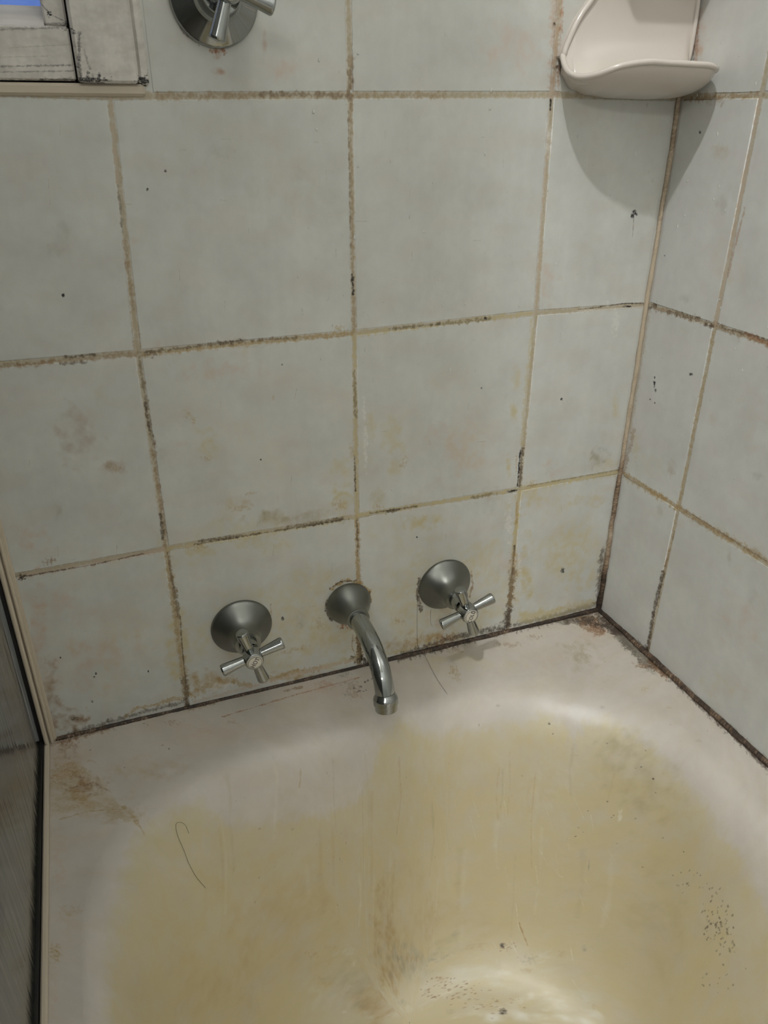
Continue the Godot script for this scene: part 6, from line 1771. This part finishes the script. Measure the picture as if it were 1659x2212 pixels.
# ---------------------------------------------------------------- soap dish
func build_dish() -> void:
	var t := thing("soap_dish", "white ceramic soap dish in the tiled corner", "soap dish")
	var lip := smooth_path([Vector3(-0.1440, 0.637, 0.0105), Vector3(-0.1463, 0.6290, 0.0190), Vector3(-0.1462, 0.6225, 0.0290), Vector3(-0.1420, 0.6195, 0.0405), Vector3(-0.1330, 0.6215, 0.0525), Vector3(-0.1180, 0.6275, 0.0635), Vector3(-0.0960, 0.6305, 0.070), Vector3(-0.0750, 0.6300, 0.0718), Vector3(-0.0520, 0.6295, 0.0728), Vector3(-0.0360, 0.6292, 0.0725), Vector3(-0.0245, 0.6280, 0.0690), Vector3(-0.0150, 0.6265, 0.0610), Vector3(-0.0085, 0.626, 0.048), Vector3(-0.0055, 0.628, 0.028), Vector3(-0.0045, 0.632, 0.004)], 6)
	var n := lip.size()
	var inner := []
	var outer := []
	for i in n:
		var p := lip[i]
		var u := clampf(float(i) / (n - 1), 0.0, 1.0)
		u = lerpf(u, clampf((p.x + 0.144) / 0.1395, 0.0, 1.0), 0.75)
		var mixx := func(l: float, r: float) -> float: return lerpf(l, r, u)
		var z0 := p.z
		var pts := [p, Vector3(lerpf(p.x, mixx.call(-0.141, -0.006), 0.4), p.y - 0.010 * z0 / 0.07, z0 * 0.72), Vector3(mixx.call(-0.1430, -0.005), lerpf(p.y + 0.004, 0.6215, clampf(z0 / 0.07, 0.0, 1.0)), 0.007 + z0 * 0.38), Vector3(mixx.call(-0.1405, -0.0045), 0.6455, 0.0095 + z0 * 0.08), Vector3(mixx.call(-0.1300, -0.004), 0.666, 0.0095), Vector3(mixx.call(-0.1130, -0.004), 0.688, 0.0090), Vector3(mixx.call(-0.1060, -0.004), 0.712, 0.0105), Vector3(mixx.call(-0.1120, -0.004), 0.732, 0.020), Vector3(mixx.call(-0.1160, -0.005), 0.742, 0.036), Vector3(mixx.call(-0.1150, -0.006), 0.746, 0.056)]
		inner.append(smooth_path(pts, 6))
		var wb := Vector3(mixx.call(-0.138, -0.003), 0.0, 0.0)
		wb.y = table([Vector2(-0.14, 0.6260), Vector2(-0.128, 0.6120), Vector2(-0.11, 0.6065), Vector2(-0.085, 0.6040), Vector2(-0.045, 0.6030), Vector2(-0.02, 0.6040), Vector2(0.0, 0.6060)], wb.x)
		var row := PackedVector3Array()
		for k in 13:
			var a := PI / 2 * k / 12.0
			var q := Vector3(lerpf(p.x, wb.x, 1.0 - cos(a)), lerpf(p.y, wb.y, sin(a)), lerpf(wb.z, p.z, cos(a)))
			row.append(q)
		outer.append(row)
	var s := Shape.new()
	s.grid(inner)
	s.grid(outer)
	# thick rounded rim along the lip, and up both sides
	var rim := PackedVector3Array()
	var left: PackedVector3Array = inner[0]
	for k in range(left.size() - 1, 0, -1):
		rim.append(left[k])
	rim.append_array(lip)
	var right: PackedVector3Array = inner[-1]
	for k in range(1, right.size()):
		rim.append(right[k])
	for i in range(n - 2, -1, -1):
		rim.append(inner[i][left.size() - 1])
	s.tube(rim, 0.0026, 10)
	# body between the shell and the wall
	var backing := []
	for i in [0, n - 1]:
		var row := PackedVector3Array()
		var edge: PackedVector3Array = inner[i]
		for q in edge:
			row.append(Vector3(q.x, q.y, -0.001))
		backing.append([edge, row])
	s.grid(backing[0])
	s.grid(backing[1])
	# sloping roof of the dish, back to the wall
	var roof := []
	for k in 7:
		var row := PackedVector3Array()
		for i in n:
			var q: Vector3 = inner[i][left.size() - 1]
			var a := PI / 2 * k / 6.0
			row.append(Vector3(q.x, q.y + 0.014 * sin(a), lerpf(-0.001, q.z, cos(a))))
		roof.append(row)
	s.grid(roof)
	for i in [0, n - 1]:
		var top := PackedVector3Array()
		var base := PackedVector3Array()
		for k in 7:
			top.append(roof[k][i])
			base.append(Vector3(roof[0][i].x, roof[0][i].y, roof[k][i].z))
		s.grid([top, base])
	part(t, "shell", s.mesh(true), m_ceramic)

# ---------------------------------------------------------------- hairs and drops
func build_hairs() -> void:
	var m := plain(Color8(38, 30, 24), 0.5)
	hair("thin dark hair hanging below the COLD tap onto the bath rim", [Vector3(-0.2666, 0.0761, 0.0006), Vector3(-0.2665, 0.0459, 0.0006), Vector3(-0.2652, 0.0159, 0.0006), Vector3(-0.2624, 0.0039, 0.0006), Vector3(-0.2586, 0.0006, 0.0070), Vector3(-0.2613, 0.0006, 0.0327), Vector3(-0.2631, 0.0006, 0.0609), Vector3(-0.2627, 0.0002, 0.0830)], m)
	hair("hooked dark hair lying on the bath slope at left", [Vector3(-0.5670, -0.0254, 0.1498), Vector3(-0.5690, -0.0187, 0.1447), Vector3(-0.5736, -0.0147, 0.1431), Vector3(-0.5774, -0.0143, 0.1455), Vector3(-0.5774, -0.0207, 0.1535), Vector3(-0.5740, -0.0329, 0.1620), Vector3(-0.5718, -0.0442, 0.1681), Vector3(-0.5672, -0.0594, 0.1730), Vector3(-0.5604, -0.0757, 0.1754)], m)
	hair("short curved hair on the tile just under the COLD tap flange", [Vector3(-0.2487, 0.0611, 0.0006), Vector3(-0.2489, 0.0483, 0.0006), Vector3(-0.2480, 0.0399, 0.0006), Vector3(-0.2454, 0.0344, 0.0006)], m, 0.00012)

func hair(label: String, pts: Array, mat: Material, r := 0.00015) -> void:
	var o := thing("hair_strand", label, "hair", pts[0], "loose hairs")
	var s := Shape.new()
	var loc := []
	for q in pts:
		loc.append(q - pts[0])
	s.tube(smooth_path(loc, 6), r, 5)
	part(o, "strand", s.mesh(), mat)

func build_drops() -> void:
	var o := thing("water_droplets", "small water droplets clinging to the upper wall tiles", "water")
	o.set_meta("kind", "stuff")
	var s := Shape.new()
	var rg := RandomNumberGenerator.new()
	rg.seed = 77
	for k in 150:
		var onback := rg.randf() < 0.62
		var p := Vector3.ZERO
		var a := 0.0
		var b := rg.randf_range(0.22, 0.66)
		if onback:
			a = rg.randf_range(-0.40, -0.01)
			b = rg.randf_range(0.38, 0.67) if rg.randf() < 0.85 else rg.randf_range(0.22, 0.38)
			if a > -0.15 and b > 0.6:
				continue
		else:
			a = rg.randf_range(0.015, 0.25)
		var r := rg.randf_range(0.0005, 0.0011)
		var tall := r * rg.randf_range(1.1, 2.2)
		var rows := []
		for i in 5:
			var e := PI / 2 * i / 4.0
			var row := PackedVector3Array()
			for c in 11:
				var g := TAU * c / 10.0
				var x := r * cos(e) * cos(g) * (1.0 - 0.25 * sin(g))
				var y := tall * cos(e) * sin(g)
				var d := r * 0.4 * sin(e) + 0.0002
				row.append(Vector3(a + x, b + y, d) if onback else Vector3(-d, b + y, a - x))
			rows.append(row)
		s.grid_out(rows)
	var m := plain(Color8(206, 206, 200), 0.06)
	part(o, "droplets", s.mesh(), m).set_meta("kind", "stuff")
